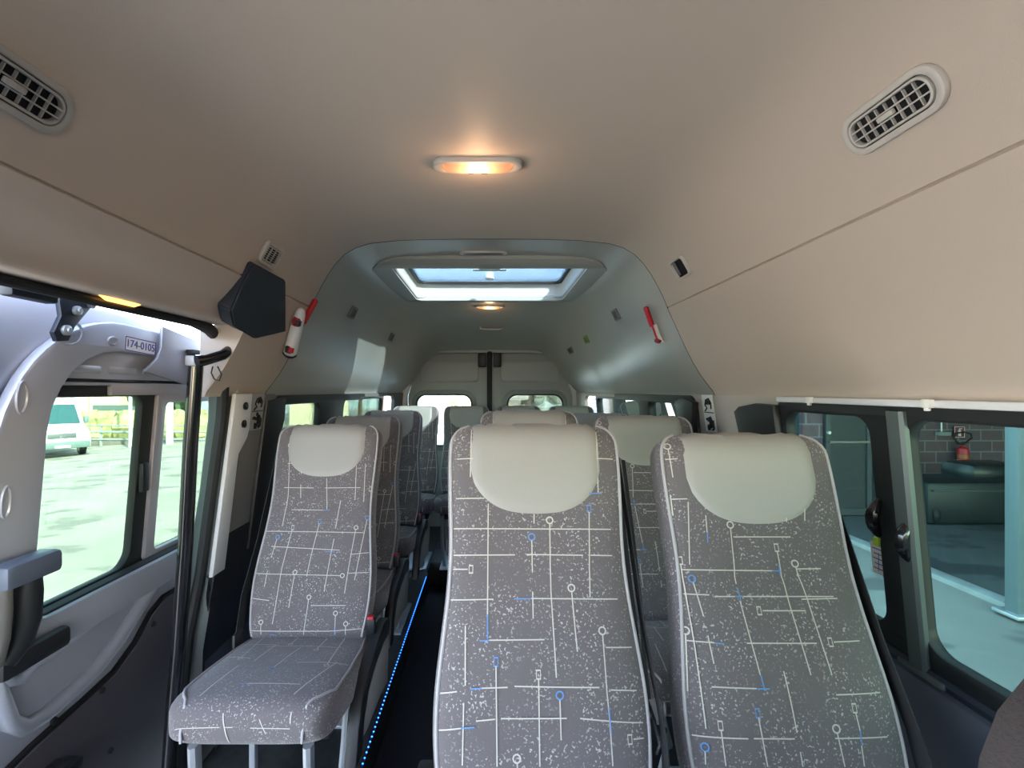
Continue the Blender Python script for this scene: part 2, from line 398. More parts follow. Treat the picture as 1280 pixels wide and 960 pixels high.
fn, p, R = frame_at(604, 315.5, Vector((1, 0, 0)))
t = thing('exit_light', 'unlit grey oval strip lamp between the roof seam and the glass hatch', 'lamp', p)
plate_obj('bezel', rrect(-.105, -.030, .105, .030, .029), [rrect(-.088, -.020, .088, .020, .018)], .012, lambda a, b, c: fn(a, b, c + .004), M['bezel'], t, bev=.003)
plate_obj('lens', rrect(-.089, -.021, .089, .021, .019), [], .010, lambda a, b, c: fn(a, b, c + .004), mat('smoked_lens', (.12, .12, .12), .3), t, bev=.003)
fn, p, R = frame_at(614, 409, Vector((1, 0, 0)))
mb = MB(); mb.tube([fn(-.09, 0, -.003), fn(-.085, 0, .014), fn(-.06, 0, .018), fn(.06, 0, .018), fn(.085, 0, .014), fn(.09, 0, -.003)], .007, 8)
tag(mb.build('ceiling_grab_rail', M['bezel']), 'slim grey grab handle on the ceiling above the rear doors', 'handle')

def vent(px, py, L, W, label, cols=8, rowsn=3, tilt=0.0, tab=True, name='air_vent', rad=1.0, sw=.0022, mb_=None, along=Vector((0, 1, 0)), mm=None):
    fn0, p, R = frame_at(px, py, along); ct, st = math.cos(tilt), math.sin(tilt)
    fn = lambda a, b, c: fn0(a * ct - b * st, a * st + b * ct, c)
    t = thing(name, label, 'vent', p); mm = mm or M['bezel']
    plate_obj('bezel', rrect(-L / 2, -W / 2, L / 2, W / 2, W * .46 * rad), [rrect(-L * .43, -W * .35, L * .43, W * .35, W * .32 * rad)], .012, lambda a, b, c: fn(a, b, c + .005), mm, t, bev=.003)
    plate_obj('backing', rrect(-L * .44, -W * .36, L * .44, W * .36, W * .33 * rad), [], .002, lambda a, b, c: fn(a, b, c + .0015), M['hole'], t)
    plate_obj('grille_ring', rrect(-L * .415, -W * .33, L * .415, W * .33, W * .30 * rad), [rrect(-L * .39, -W * .27, L * .39, W * .27, W * .24 * rad)], .012, lambda a, b, c: fn(a, b, c + .006), mm, t, bev=.002)
    g = MB(); R2 = R @ Matrix.Rotation(tilt, 3, 'Z')
    for i in range(1, rowsn):
        b = -W * .27 + W * .54 * i / rowsn; g.box(fn(0, b, .009), (L * .79, sw, .006), 0, R2)
    for j in range(1, cols):
        a = -L * .38 + L * .76 * j / cols; g.box(fn(a, 0, .006), (sw * .8, W * .52, .005), 0, R2)
    g.build('slat_grid', mm, t, smooth=False)
    if tab:
        g = MB(); g.box(fn(0, 0, .013), (L * .16, .009, .008), 0, R2, .002); g.build('slider', mm, t)
    return t
vent(1116, 140, .185, .074, 'large oval air vent with slats high on the pale right side of the ceiling')
vent(8, 101, .185, .074, 'large oval air vent with slats high on the shaded left side of the ceiling', mm=mat('shade_darkened_bezel', (.40, .385, .365), .5))  # bezel colour darkened to paint in the shade of the left side
vent(337, 318, .105, .072, 'small square slatted air vent above the blue-black corner cover', 3, 6, tab=False, rad=.5, sw=.0015)
for px, py, L, W, lab in ((440, 390, .085, .062, 'small dark slatted vent on the left liner, nearest the roof hatch'),
                          (488.5, 421, .080, .060, 'tiny dark slatted vent on the left liner, farther back than its neighbour'),
                          (771, 393, .085, .062, 'small dark slatted vent on the right liner, nearest the right red hammer'),
                          (733.5, 424, .085, .060, 'yellow-green tinged small vent on the right liner further back'),
                          (713.5, 438, .075, .050, 'tiny grey vent at the rear end of the right liner')):
    vent(px, py, L, W, lab, 2, 5, tab=False, rad=.2, sw=.0016, mm=(mat('olive_bezel', (.28, .34, .12), .5) if 'yellow' in lab else mat('dim_bezel', (.20, .20, .19), .5)))

# empty square vent opening on the right
fn, p, R = frame_at(852, 334)
t = thing('vent_opening', 'square opening with its vent insert tilted in, dark inside, above right hammer', 'vent', p)
plate_obj('bezel', rrect(-.052, -.036, .052, .036, .016), [rrect(-.044, -.029, .044, .029, .012)], .014, lambda a, b, c: fn(a, b, c + .005), M['bezel'], t, bev=.004)
plate_obj('backing', rrect(-.045, -.030, .045, .030, .012), [], .002, lambda a, b, c: fn(a, b, c + .0015), M['hole'], t)
mb = MB(); mb.box(fn(.026, -.003, .006), (.026, .050, .006), 0, R @ Matrix.Rotation(.25, 3, 'Y'), .002)
mb.build('loose_grille', M['pillar_dark'], t)

# emergency hammers
def hammer(p0, p1, nrm, label, holder=False):
    ax = (p1 - p0).normalized(); L = (p1 - p0).length; v = nrm.cross(ax).normalized()
    fn = lambda a, b, c: p0 + ax * a + v * b + nrm * c
    t = thing('emergency_hammer', label, 'hammer', p1)
    pts = []; rs = []
    for i in range(15):
        a = i / 14 * L * .52; pts.append(fn(a, 0, .020)); rs.append(.0105 + (.0015 if i % 2 else 0))
    rs[0] = .008; mb = MB(); mb.tube(pts, rs, 12); mb.build('handle', M['red'], t, auto=60)
    if not holder:
        mb = MB(); mb.tube([fn(L * .50, 0, .018), fn(L * .56, 0, .018), fn(L * .93, .004, .018)], [.009, .006, .0065], 10); mb.build('shaft', M['red'], t)
        mb = MB(); mb.tube([fn(L * .93, -.026, .018), fn(L * .93, -.014, .018), fn(L * .93, .014, .018), fn(L * .93, .026, .018)], [.005, .011, .011, .005], 12); mb.build('hammer_head', M['red_dark'], t)
        mb = MB(); w = [fn(L * .49, -.006, .004), fn(L * .49, .016, .004), fn(L * .80, .014, .004), fn(L * .98, .028, .004), fn(L * .98, -.010, .004)]
        top = [q + nrm * .014 for q in w]; n = len(w)
        mb.add(w + top, [tuple(range(n)), tuple(range(2 * n - 1, n - 1, -1))] + [(i, (i + 1) % n, n + (i + 1) % n, n + i) for i in range(n)])
        mb.build('holder', M['sticker'], t, smooth=False)
    return t
p0, n0 = on_liner(812, 381); p1, _ = on_liner(828, 427)
hammer(p0, p1, n0, 'red emergency hammer in a pale clip on the right liner')
p0, n0 = on_liner(389, 372); p1, _ = on_liner(356, 432)
hammer(p0, p0 + (p1 - p0) * .95, n0, 'red emergency hammer handle sticking up behind the white canister', True)
# white canister strapped on the left liner
q0, n0 = on_liner(369, 382); q1, _ = on_liner(354, 440)
ax = (q1 - q0).normalized(); L = (q1 - q0).length; v = -n0.cross(ax).normalized(); off = n0 * .026
t = thing('hammer_housing', 'white tube-shaped holder with red and black end clips on the left liner', 'holder', q1)
cf = lambda a: q0 + ax * a * L + off
mb = MB(); mb.tube([cf(a) for a in (0, .02, .06, .12, .2, .5, .85, .96, 1)], [.006, .012, .016, .019, .020, .023, .024, .023, .017], 20); mb.build('shell', M['white_plastic'], t, auto=60)
for a in (.26, .84):
    mb = MB(); mb.tube([cf(a - .08) + v * .008, cf(a) + v * .011, cf(a + .08) + v * .012], [.014, .018, .015], 14); mb.build('clip', M['red_dark'] if a < .5 else M['black'], t)
    mb = MB(); mb.tube([cf(a - .05) + v * .016 + n0 * .008, cf(a + .05) + v * .018 + n0 * .008], [.011, .012], 12); mb.build('latch', M['black'] if a < .5 else M['red'], t)
mb = MB(); mb.tube([cf(.99), cf(1.03)], [.026, .020], 20); mb.build('base_cap', M['black'], t)

# ------------------------------------------------------------------ side walls
def wx(z): return .892 + .055 * max(0, -z - .02) / .58
def wall_fn(sg): return lambda a, b, c: Vector((sg * (wx(b) + c), a, b))
ZT, ZB = -.02, -.62
HR = [(-.55, 1.50), (2.06, 4.02)]
HL = [(1.98, 4.02)]
def band(sg, y0, y1, holes, m):
    ho = [dense(rrect(a, -.575, b, -.045, .05)) for a, b in holes]
    return struct(plate_obj('wall_right' if sg > 0 else 'wall_left', dense([(y0, ZB), (y1, ZB), (y1, ZT), (y0, ZT)]), ho, .03, lambda a, b, c: Vector((sg * (wx(b) + .015 + c) * xc(a), a, b)), m, cuts=[0, .8, 1.6, 2.4, 3.2, 3.4, 3.6, 3.8, 4.0]))
band(1, -1.15, 4.26, HR, M['pillar']); band(-1, 1.64, 4.26, HL, M['pillar_dark'])
for sg, y0 in ((1, -1.15), (-1, 1.60)):
    rows = [[Vector((sg * (.947 + dx), Y, z)) for dx, z in ((0, -.62), (-.012, -.63), (-.018, -.66), (-.004, -.70), (.003, -.9), (.0, -1.1), (-.03, -1.16), (-.03, -1.40))] for Y in frange(y0, 4.26, 10)]
    mb = MB(); mb.grid(rows); struct(mb.build('wall_right' if sg > 0 else 'wall_left', M['wall_dark']))

def win(n, sg, y0, y1, dividers, glassm, label=None):
    """black-framed side window; dividers = list of (Y, width)"""
    f = thing('window_%d' % n, None, None, (sg * .92, (y0 + y1) / 2, -.31), kind='structure')
    wm = lambda o: (lambda a, b, c: Vector((sg * (wx(b) + .004 + o + c), a, b)))
    edges = [y0] + [d for d, w in dividers] + [y1]
    holes = []
    for a, b in zip(edges, edges[1:]):
        wa = next((w for d, w in dividers if d == a), .05) ; wb = next((w for d, w in dividers if d == b), .05)
        a2 = a + (wa / 2 if a != y0 else .03); b2 = b - (wb / 2 if b != y1 else .03)
        holes.append(rrect(a2, -.553, b2, -.063, .045))
    plate_obj('window_frame', rrect(y0 - .02, -.60, y1 + .02, -.022, .06), holes, .03, wm(0), M['win_frame'], f, bev=.005)
    for h, (a, b) in zip(holes, zip(edges, edges[1:])):
        xs = [q[0] for q in h]; plate_obj('pane', rrect(min(xs) - .01, -.56, max(xs) + .01, -.055, .03), [], .005, wm(.012), glassm, f)
    return f
w1 = win(1, 1, -.52, 1.47, [(1.075, .10)], M['glass_right'])
w2 = win(2, 1, 2.09, 4.0, [(2.78, .16)], M['glass_right'])
w3 = win(3, -1, 2.0, 4.0, [(2.72, .42)], M['glass_left'])
# vertical green-grey channel + latches on the first right window
def chan(Y, w, par):
    mb = MB(); rows = []
    for z in frange(-.045, -.600, 10):
        rows.append([Vector((wx(z) - .012 + dx, Y + dy, z)) for dx, dy in ((.004, -w / 2), (-.006, -w / 2), (-.012, -w / 2 + .006), (-.012, w / 2 - .006), (-.006, w / 2), (.004, w / 2))])
    mb.grid(rows); return mb.build('channel', M['alu_teal'], par)
chan(1.040, .044, w1)
mb = MB(); mb.box((wx(-.61) - .018, 1.03, -.606), (.02, .11, .014), bev=.003); mb.build('bottom_rail_clip', M['alu_teal'], w1)
for Y, z in ((1.035, -.325), (1.112, -.295)):
    rows = MB(); rows.tube([Vector((wx(z) - .016 - .016 * math.sin(PI * k / 8), Y, z + .042 - .084 * k / 8)) for k in range(9)], [.006, .010, .013, .014, .014, .014, .013, .010, .006], 10); rows.build('latch', M['gloss_black'], w1)
mb = MB(); mb.box((wx(-.352) - .022, 1.118, -.352), (.006, .018, .020), bev=.002); mb.build('latch_tab', M['yellow_green'], w1)
nt_ = thing('window_notice', 'small white printed notice stuck low on the right sliding window pane', 'sticker', at(1122, 702, x=.925))
wmn = lambda a, b, c: Vector((wx(b) + .0105 + c, a, b))
Yn, zn = 1.135, -.405
plate_obj('sheet', rrect(Yn - .001, zn - .040, Yn + .045, zn + .036, .003), [], .001, wmn, M['sticker'], nt_)
mb = MB()
for k in range(5):
    z = zn + .022 - k * .012; mb.box((wx(z) + .009, Yn + .022, z), (.0006, .034 - .008 * (k % 2), .002))
mb.box((wx(zn) + .009, Yn + .022, zn), (.0006, .0012, .06)); mb.build('printed_lines', M['ink_blue'], nt_, smooth=False)

# white ledge under first window (dark sill strip) on the right
mb = MB()
rows = [[Vector((wx(z) + dx, Y, z)) for dx, z in ((-.002, -.588), (-.016, -.592), (-.022, -.602), (-.020, -.612), (-.010, -.622), (.004, -.626))] for Y in frange(-.9, 4.1, 20)]
mb.grid(rows); struct(mb.build('trim_1', M['navy']))

# black belt-tower covers beside the windows
def cover(pts, sg, th, m, name, label, off=-.02, cat='cover'):
    o = plate_obj(name, pts, [], th, lambda a, b, c: Vector((sg * (wx(b) + off + c), a, b)), m, None, bev=.006)
    return tag(o, label, cat)
cover([(1.46, -.045), (1.56, -.042), (1.665, -.056), (1.70, -.075), (1.64, -.30), (1.60, -.62), (1.44, -.62)], 1, .03, M['black'], 'belt_cover', 'black plastic seat-belt cover against the right pillar, behind the right front seat')
cover([(2.04, -.05), (2.14, -.03), (2.24, -.05), (2.22, -.16), (2.16, -.32), (2.12, -.6), (2.02, -.6), (2.10, -.25)], 1, .03, M['black'], 'belt_cover', 'black plastic belt cover behind the right pillar sticker')
cover([(1.86, -.04), (2.03, -.03), (2.035, -.12), (1.97, -.30), (1.93, -.52), (1.95, -.60), (1.82, -.60), (1.84, -.3)], -1, .03, M['black'], 'belt_cover', 'black plastic belt cover beside the left pillar sticker')

# pictogram stickers
def pictogram(cx, cz, sg, w, h, label, lean=0.0, off=.0045):
    f = lambda a, b, c: Vector((sg * (wx(cz + b) - off - c), cx - sg * a * -1 + lean * b, cz + b))
    t = thing('belt_sticker', label, 'sticker', f(0, -h / 2, 0))
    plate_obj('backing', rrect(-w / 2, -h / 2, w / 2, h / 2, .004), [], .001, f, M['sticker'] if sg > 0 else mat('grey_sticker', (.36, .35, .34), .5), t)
    mb = MB()
    def stroke(pts, r=.0022): mb.tube([f(a * w, b * h, .0012) for a, b in pts], r * w / .05, 6)
    def dot(a, b, r): mb.lathe([(0, .002), (r, .002), (r, .0)], f(a * w, b * h, .0), axis='X', n=12)
    stroke([(-.25, .12), (-.30, .28), (-.12, .40), (.12, .36), (.24, .22), (.10, .14), (.30, .06)], .0016)
    stroke([(-.2, .26), (-.02, .34), (.05, .24)], .003)
    stroke([(-.42, .02), (.42, .02)], .001)
    dot(-.02, -.07, .09 * w)
    stroke([(-.05, -.12), (-.16, -.24), (-.08, -.36)], .0055); stroke([(-.14, -.22), (.06, -.20), (.22, -.16)], .003)
    stroke([(-.08, -.36), (.12, -.34), (.10, -.46)], .004); stroke([(-.30, -.18), (-.30, -.40), (-.18, -.44)], .0025); dot(.26, -.17, .07 * w)
    mb.build('pictogram', M['ink'], t, smooth=False)
pictogram(1.955, -.093, 1, .10, .150, 'white seat-belt pictogram sticker on the beige right pillar', .10)

# ------------------------------------------------------------------ left B-pillar beside the door opening
pl = [(1.575, .10), (1.66, .13), (1.88, .05), (1.88, -.02), (1.865, -.62), (1.865, -1.0), (1.62, -1.0), (1.64, -.60), (1.66, -.44), (1.665, -.26), (1.64, -.18), (1.63, -.02)]
o = struct(plate_obj('trim_2', [(1.69, -.015), (1.95, -.015), (1.93, -.2), (1.90, -.52), (1.66, -.52), (1.72, -.2), (1.70, -.05)], [], .02, lambda a, b, c: Vector((-(wx(b) - .012 + c), a, b)), M['pillar_dark'], None, bev=.004))
struct(plate_obj('trim_3', [(1.63, -.50), (1.94, -.50), (1.92, -1.35), (1.53, -1.35), (1.57, -.9)], [], .02, lambda a, b, c: Vector((-(wx(b) - .016 + c), a, b)), M['black'], None, bev=.004))
pw = struct(plate_obj('trim_4', [(1.63, -.012), (1.745, -.012), (1.745, -.14), (1.735, -.17), (1.685, -.225), (1.665, -.62), (1.59, -.62), (1.61, -.3)], [], .016, lambda a, b, c: Vector((-(wx(b) - .024 + c), a, b)), M['white_plastic'], None, bev=.005))
for z in (-.055, -.118):
    mb = MB(); mb.lathe([(0, .004), (.006, .004), (.010, .0), (.014, .001), (.014, -.006)], (-(wx(z) - .036), 1.695, z), axis='X', n=16); mb.build('bolt', M['gloss_black'], pw)
pictogram(1.80, -.080, -1, .095, .135, 'grey-white seat-belt pictogram sticker on the dark left pillar', .03, .026)

# blue-black corner cover on the left liner
a, b = [], []
for px, py in ((318, 329), (358, 351), (358, 415), (320, 424), (293, 408), (289, 389), (303, 356)):
    x_ = -.76
    for _ in range(6): p_ = at(px, py, x=x_); x_ = -(.672 + .50 * (.36 - p_.z))
    a.append(at(px, py, x=x_)); b.append(a[-1] + Vector((-.045, 0, .02)))
n = len(a); mb = MB()
mb.add(a + b, [tuple(range(n)), tuple(range(2 * n - 1, n - 1, -1))] + [(i, (i + 1) % n, n + (i + 1) % n, n + i) for i in range(n)])
me = mb.mesh(); bm = bmesh.new(); bm.from_mesh(me); bmesh.ops.bevel(bm, geom=bm.edges[:], offset=.005, segments=2, affect='EDGES'); bm.to_mesh(me); bm.free()
me.materials.append(M['navy']); cc = link('corner_cover', me, M['navy']); sharp(me, 35); tag(cc, 'blue-black angular plastic cover on the left liner at the door corner', 'cover')

# ------------------------------------------------------------------ door opening: seal and rain gutter
mb = MB()
seal = [Vector((-.858, Y, .195)) for Y in frange(-1.1, 1.38, 12)] + [Vector((-.862, 1.47, .190)), Vector((-.870, 1.54, .165)), Vector((-.880, 1.585, .115)), Vector((-.888, 1.605, .04)), Vector((-.90, 1.61, -.10)), Vector((-.922, 1.60, -.30)), Vector((-.948, 1.575, -.60)), Vector((-.955, 1.52, -.78)), Vector((-.955, 1.48, -1.0)), Vector((-.95, 1.48, -1.34))]
mb.tube(seal, [.011] * 13 + [.018] * (len(seal) - 13), 10)
tag(mb.build('door_seal', M['rubber']), 'black rubber seal around the side door opening', 'seal')
# teal-dark body flange behind the seal and silver gutter above the opening
mb = MB(); rows = [[Vector((x, Y, z)) for x, z in ((-.845, .206), (-.87, .212), (-.90, .225), (-.93, .250), (-.97, .29))] for Y in frange(-1.15, 1.55, 10)]
mb.grid(rows); struct(mb.build('trim_6', M['silver']))
mb = MB(); path = [(-.93, 1.66, .14), (-.945, 1.675, -.10), (-.965, 1.66, -.35), (-.99, 1.63, -.60), (-.995, 1.56, -.85), (-.995, 1.54, -1.3)]
rows = []
for p_ in path:
    rows.append([Vector(p_) + Vector(d) for d in ((.06, .005, 0), (.03, -.012, 0), (0, -.02, 0), (-.03, -.012, 0), (-.05, .02, 0), (-.05, .12, 0))])
mb.grid(rows); struct(mb.build('trim_7', mat('door_jamb', (.16, .19, .19), .4, metal=.3)))
mb = MB(); Yp = 1.05
q = at(150, 370, x=-.84)
mb.tube([Vector((-.838, q.y - .06, .207)), Vector((-.838, q.y - .04, .203)), Vector((-.838, q.y + .04, .203)), Vector((-.838, q.y + .06, .207))], [.003, .007, .007, .003], 8)  # added glowing strip paints an amber reflection; no lamp sits here
tag(mb.build('marker_lamp', M['amber']), 'slim glowing amber marker lamp under the liner above the door opening', 'lamp')

# black pole
pt = [at(x, y, Y=1.42) for x, y in ((245, 458), (238, 560), (232, 680), (224, 800), (217, 880), (208, 1010))]
pl_ = thing('grab_pole', 'tall glossy black grab pole standing in the side doorway', 'pole', pt[-1])
mb = MB(); mb.tube(pt, .0235, 16, flat=.8); mb.build('pole', M['gloss_black'], pl_)
tp_ = [at(246, 452, Y=1.42), at(258, 450, Y=1.44), at(278, 444, Y=1.48), at(289, 436, Y=1.52), at(291, 428, Y=1.56)]
mb = MB(); mb.tube(tp_, [.020, .016, .016, .016, .012], 12); mb.build('top_bracket', M['gloss_black'], pl_)
mb = MB(); mb.tube([at(x, y, Y=1.46) for x, y in ((266, 458), (264, 466), (268, 474), (274, 476), (277, 468), (272, 458))], .002, 6); mb.build('cable_loop', M['rubber'], pl_)

# ------------------------------------------------------------------ sliding door (seen from inside)
DX = 1.05
def dfn(off=0.0): return lambda a, b, c: Vector((-(DX + .085 * max(0, -b) + .06 * max(0, b - .05) * -1 + off + c), a, b))
door = thing('door_1', None, None, (-1.08, 1.55, -1.3), kind='structure')
outer = [(.93, -1.34), (2.22, -1.34), (2.22, .0), (2.18, .06), (2.08, .105), (1.95, .13), (1.78, .155), (1.7, .178), (1.5, .198), (1.35, .215), (1.1, .225), (.99, .22), (.94, .17), (.925, .08)]
winhole = rrect(1.08, -.555, 2.13, .012, [.06, .06, .03, .03])
plate_obj('door_skin', outer, [winhole], .035, dfn(.015), M['silver'], door, bev=.006)
# raised inner frame ring with big top front curve
def arc(cx, cy, r, a0, a1, n=10): return [(cx + r * math.cos(math.radians(a0 + (a1 - a0) * i / n)), cy + r * math.sin(math.radians(a0 + (a1 - a0) * i / n))) for i in range(n + 1)]
ring_out = [(.99, -.64), (2.16, -.64), (2.16, .05), (1.9, .12), (1.7, .155), (1.45, .18)] + arc(1.32, -.14, .325, 88, 178, 12)
ring_in = rrect(1.115, -.545, 2.11, .105, [.05, .05, .06, .20])
plate_obj('inner_frame', ring_out, [ring_in], .030, dfn(-.020), M['silver'], door, bev=.009)
# stamped ovals
for (px, py, ew, eh, rot) in ((80, 415, .036, .030, 0), (136, 426, .016, .009, 0), (24, 497, .012, .034, -8), (4, 628, .010, .034, -8)):
    p_ = at(px, py, x=-1.02 - .085 * max(0, (py - 488) / 600)); mb = MB()
    pts = []
    for k in range(25):
        a = 2 * PI * k / 24; b_, c_ = ew * math.cos(a), eh * math.sin(a)
        z = p_.z + c_; pts.append(dfn(-.0365)(p_.y + b_, z, 0))
    mb.tube(pts, .0032, 6, caps=False); mb.build('stamped_ring', M['silver'], door)
# dotted rail of pale blocks under the header, and slot line
rl = MB(); rl.box(dfn(.0)(1.60, .026, 0), (.012, .98, .010), bev=.003); rl.build('header_rail', M['gloss_black'], door)
for k in range(7):
    b_ = MB(); b_.box(dfn(.0)(1.24 + k * .13, .056, 0), (.012, .105, .020), bev=.004); b_.build('header_block', M['steel'], door)
# window frame inside the door
fr = plate_obj('window_frame', rrect(1.085, -.575, 2.14, .018, [.06, .05, .03, .03]), [rrect(1.105, -.535, 1.475, -.018, [.03, .05, .03, .03]), rrect(1.575, -.525, 2.08, -.030, .02)], .026, dfn(.025), M['win_frame'], door, bev=.005)
plate_obj('pane', rrect(1.06, -.545, 1.49, -.01, .03), [], .005, dfn(.036), M['glass_left'], fr)
plate_obj('pane', rrect(1.56, -.535, 2.10, -.02, .02), [], .005, dfn(.030), M['glass_left'], fr)
plate_obj('aluminium_frame', rrect(1.525, -.545, 2.11, -.005, .02), [rrect(1.565, -.520, 2.085, -.040, .02)], .016, dfn(.008), M['mauve'], fr, bev=.003)
mb = MB(); mb.box(dfn(.004)(1.495, -.27, 0), (.016, .028, .09), bev=.004); mb.build('latch', M['black'], fr)
mb = MB(); mb.box(dfn(.004)(1.72, .003, 0), (.014, .78, .034), bev=.003); mb.build('grey_header', M['mauve'], fr)
# sill ledges: dark + silver steps
def dledge(name, prof, y0, y1, m, par):
    rows = [[dfn(dx)(Y, z, 0) for dx, z in prof] for Y in frange(y0, y1, 16)]
    mb = MB(); mb.grid(rows); return mb.build(name, m, par)
dledge('sill_strip', [(.0, -.535), (-.018, -.540), (-.026, -.552), (-.026, -.572), (-.014, -.580), (-.014, -.600), (0, -.606)], 1.03, 2.14, M['win_frame'], door)
def swell(name, pts, r, m, flat=.5):
    mb = MB(); mb.tube([dfn(-.012)(y, z, 0) for y, z in pts], r, 12, flat=1.0); return mb.build(name, m, door)
def dpix(l):
    out = []
    for px, py in l:
        x_ = -1.08
        for _ in range(4): p_ = at(px, py, x=x_); x_ = -(DX - .012 + .085 * max(0, -p_.z))
        out.append((p_.y, p_.z))
    return out
u_ = dpix([(-14, 838), (3, 842), (12, 852), (25, 850), (40, 832), (60, 820), (100, 790), (150, 750), (200, 712), (250, 680), (285, 655)])
swell('upper_rib', u_, [.008] + [.013] * (len(u_) - 2) + [.008], M['silver'])
u_ = dpix([(2, 850), (3, 880), (12, 903), (30, 910), (55, 895), (90, 864), (120, 836), (148, 800), (170, 765), (188, 735), (200, 712)])
swell('lower_rib', u_, [.006] + [.019] * (len(u_) - 2) + [.006], M['silver'])
# dark lower door card
card = [(1.02, -1.34), (2.2, -1.34), (2.2, -.72)] + dpix([(290, 714), (258, 722), (228, 733), (204, 748), (188, 768), (168, 806), (142, 842), (105, 877), (62, 915), (38, 937), (10, 965)])
plate_obj('door_card', card, [], .022, dfn(-.012), M['trim_dark'], door, bev=.004)
plate_obj('card_edge', [(a, b + .010) for a, b in card[2:]] + [(a, b - .002) for a, b in card[2:]][::-1], [], .014, dfn(-.010), M['rubber'], door)
for px, py in ((66, 901), (127, 863), (188, 780), (145, 938)):
    p_ = at(px, py, x=-1.10); mb = MB(); mb.lathe([(0, .002), (.008, .002), (.010, -.004)], dfn(-.026)(p_.y, p_.z, 0), axis='X', n=14); mb.build('clip', M['rubber'], door)
# bracket with roller
g = lambda a, b, c: dfn(-.045)(a - .018, b, c)
br = thing('roller_bracket', None, None, g(1.66, .10, 0) - door.location); br.parent = door
plate_obj('plate', [(1.475, .195), (1.74, .155), (1.76, .03), (1.60, .02), (1.41, .055), (1.46, .095), (1.475, .13)], [], .010, lambda a, b, c: g(a, b, c), mat('bracket_metal', (.32, .31, .33), .4, metal=.5), br, bev=.002)
for a, b in ((1.492, .172), (1.555, .155), (1.485, .105), (1.47, .06), (1.56, .048), (1.66, .045)):
    mb = MB(); mb.lathe([(0, -.012), (.007, -.012), (.010, -.008), (.010, 0)], g(a, b, 0), axis='X', n=10); mb.build('bolt', M['pillar_dark'], br)
mb = MB(); mb.box(g(1.66, .126, -.022), (.03, .15, .016), bev=.003); mb.build('arm', M['black'], br)
mb = MB(); mb.box(g(1.635, .098, -.018), (.03, .095, .034), bev=.005); mb.build('roller_block', M['white_plastic'], br)
mb = MB(); mb.lathe([(0, .02), (.014, .02), (.014, -.02), (0, -.02)], g(1.70, .10, -.03), axis='Z', n=14); mb.build('roller', M['steel'], br)
# plate sticker
ps = thing('number_sticker', 'white number sticker with blue figures on the silver door header', 'sticker', g(1.40, .12, 0))
gs = lambda a, b, c: dfn(-.0365)(1.388 + a, .128 + b - a * .06, -c)
plate_obj('backing', rrect(-.062, -.021, .062, .021, .003), [], .001, gs, M['sticker'], ps)
plate_obj('border', rrect(-.061, -.020, .061, .020, .003), [rrect(-.0585, -.0175, .0585, .0175, .002)], .001, lambda a, b, c: gs(a, b, c + .001), M['ink_blue'], ps)
link('figures', text_mesh('174-0105', .030, lambda a, b, c: gs(a, b, c + .0012), .0005), M['ink_blue'], ps, smooth=False)
# door latch hardware top-left
gl = lambda a, b, c: dfn(-.040)(a + .115, b + .012, -c)
hb = thing('door_catch', None, None, gl(.985, .16, 0) - door.location); hb.parent = door
plate_obj('plate', [(.985, .235), (1.06, .225), (1.07, .19), (1.03, .14), (1.015, .105), (.985, .10), (.975, .12), (.992, .16), (.985, .19)], [], .012, lambda a, b, c: gl(a, b, c + .01), M['navy'], hb, bev=.002)
for a, b, r in ((1.028, .178, .011), (1.003, .128, .012), (1.068, .200, .010)):
    mb = MB(); mb.lathe([(0, .030), (r * .5, .030), (r * .5, .026), (r, .024), (r, 0)], gl(a, b, 0), axis='X', n=14); mb.build('roller', M['steel'], hb)
mb = MB(); mb.box((-.915, .955, .205), (.03, .10, .05), bev=.006)
tag(mb.build('rail_bracket', M['navy']), 'dark bracket under the liner next to the door catch rollers', 'bracket')
# front edge pillar of the door: pale jamb + handle
struct(plate_obj('trim_8', [(.86, .15), (.965, .15), (.955, -.05), (.935, -.3), (.93, -.62), (.93, -1.3), (.86, -1.3)], [], .03, dfn(-.05), M['silver'], None, bev=.008))
gh = dfn(-.07)
hd = thing('door_handle', None, None, gh(1.06, -.60, 0) - door.location); hd.parent = door; HDF = 1
mb = MB(); mb.box(gh(1.035, -.385, -.012), (.055, .13, .052), bev=.012); mb.build('grip_cap', mat('blue_grey_plastic', (.10, .12, .17), .45), hd)
mb = MB(); mb.tube([gh(1.05, -.40, -.006), gh(1.052, -.44, -.006), gh(1.054, -.50, -.006), gh(1.05, -.55, 0), gh(1.03, -.585, .01)], [.022, .026, .026, .024, .020], 14); mb.build('grip', M['black'], hd)
mb = MB(); mb.tube([gh(1.0, -.40, 0), gh(1.0, -.46, 0), gh(1.0, -.52, 0), gh(.99, -.57, 0)], [.016, .02, .02, .02], 12); mb.build('lever', M['pillar_dark'], hd)
mb = MB(); mb.box(gh(1.10, -.600, .012), (.03, .17, .05), bev=.012); mb.build('base', M['black'], hd)
mb = MB(); mb.box(dfn(-.05)(1.15, -.985, 0), (.05, .16, .10), bev=.012); mb.box(dfn(-.06)(1.19, -.955, 0), (.05, .10, .03), bev=.006)
tag(mb.build('lower_roller_cover', M['black']), 'black moulded roller cover low on the front of the side door', 'cover')

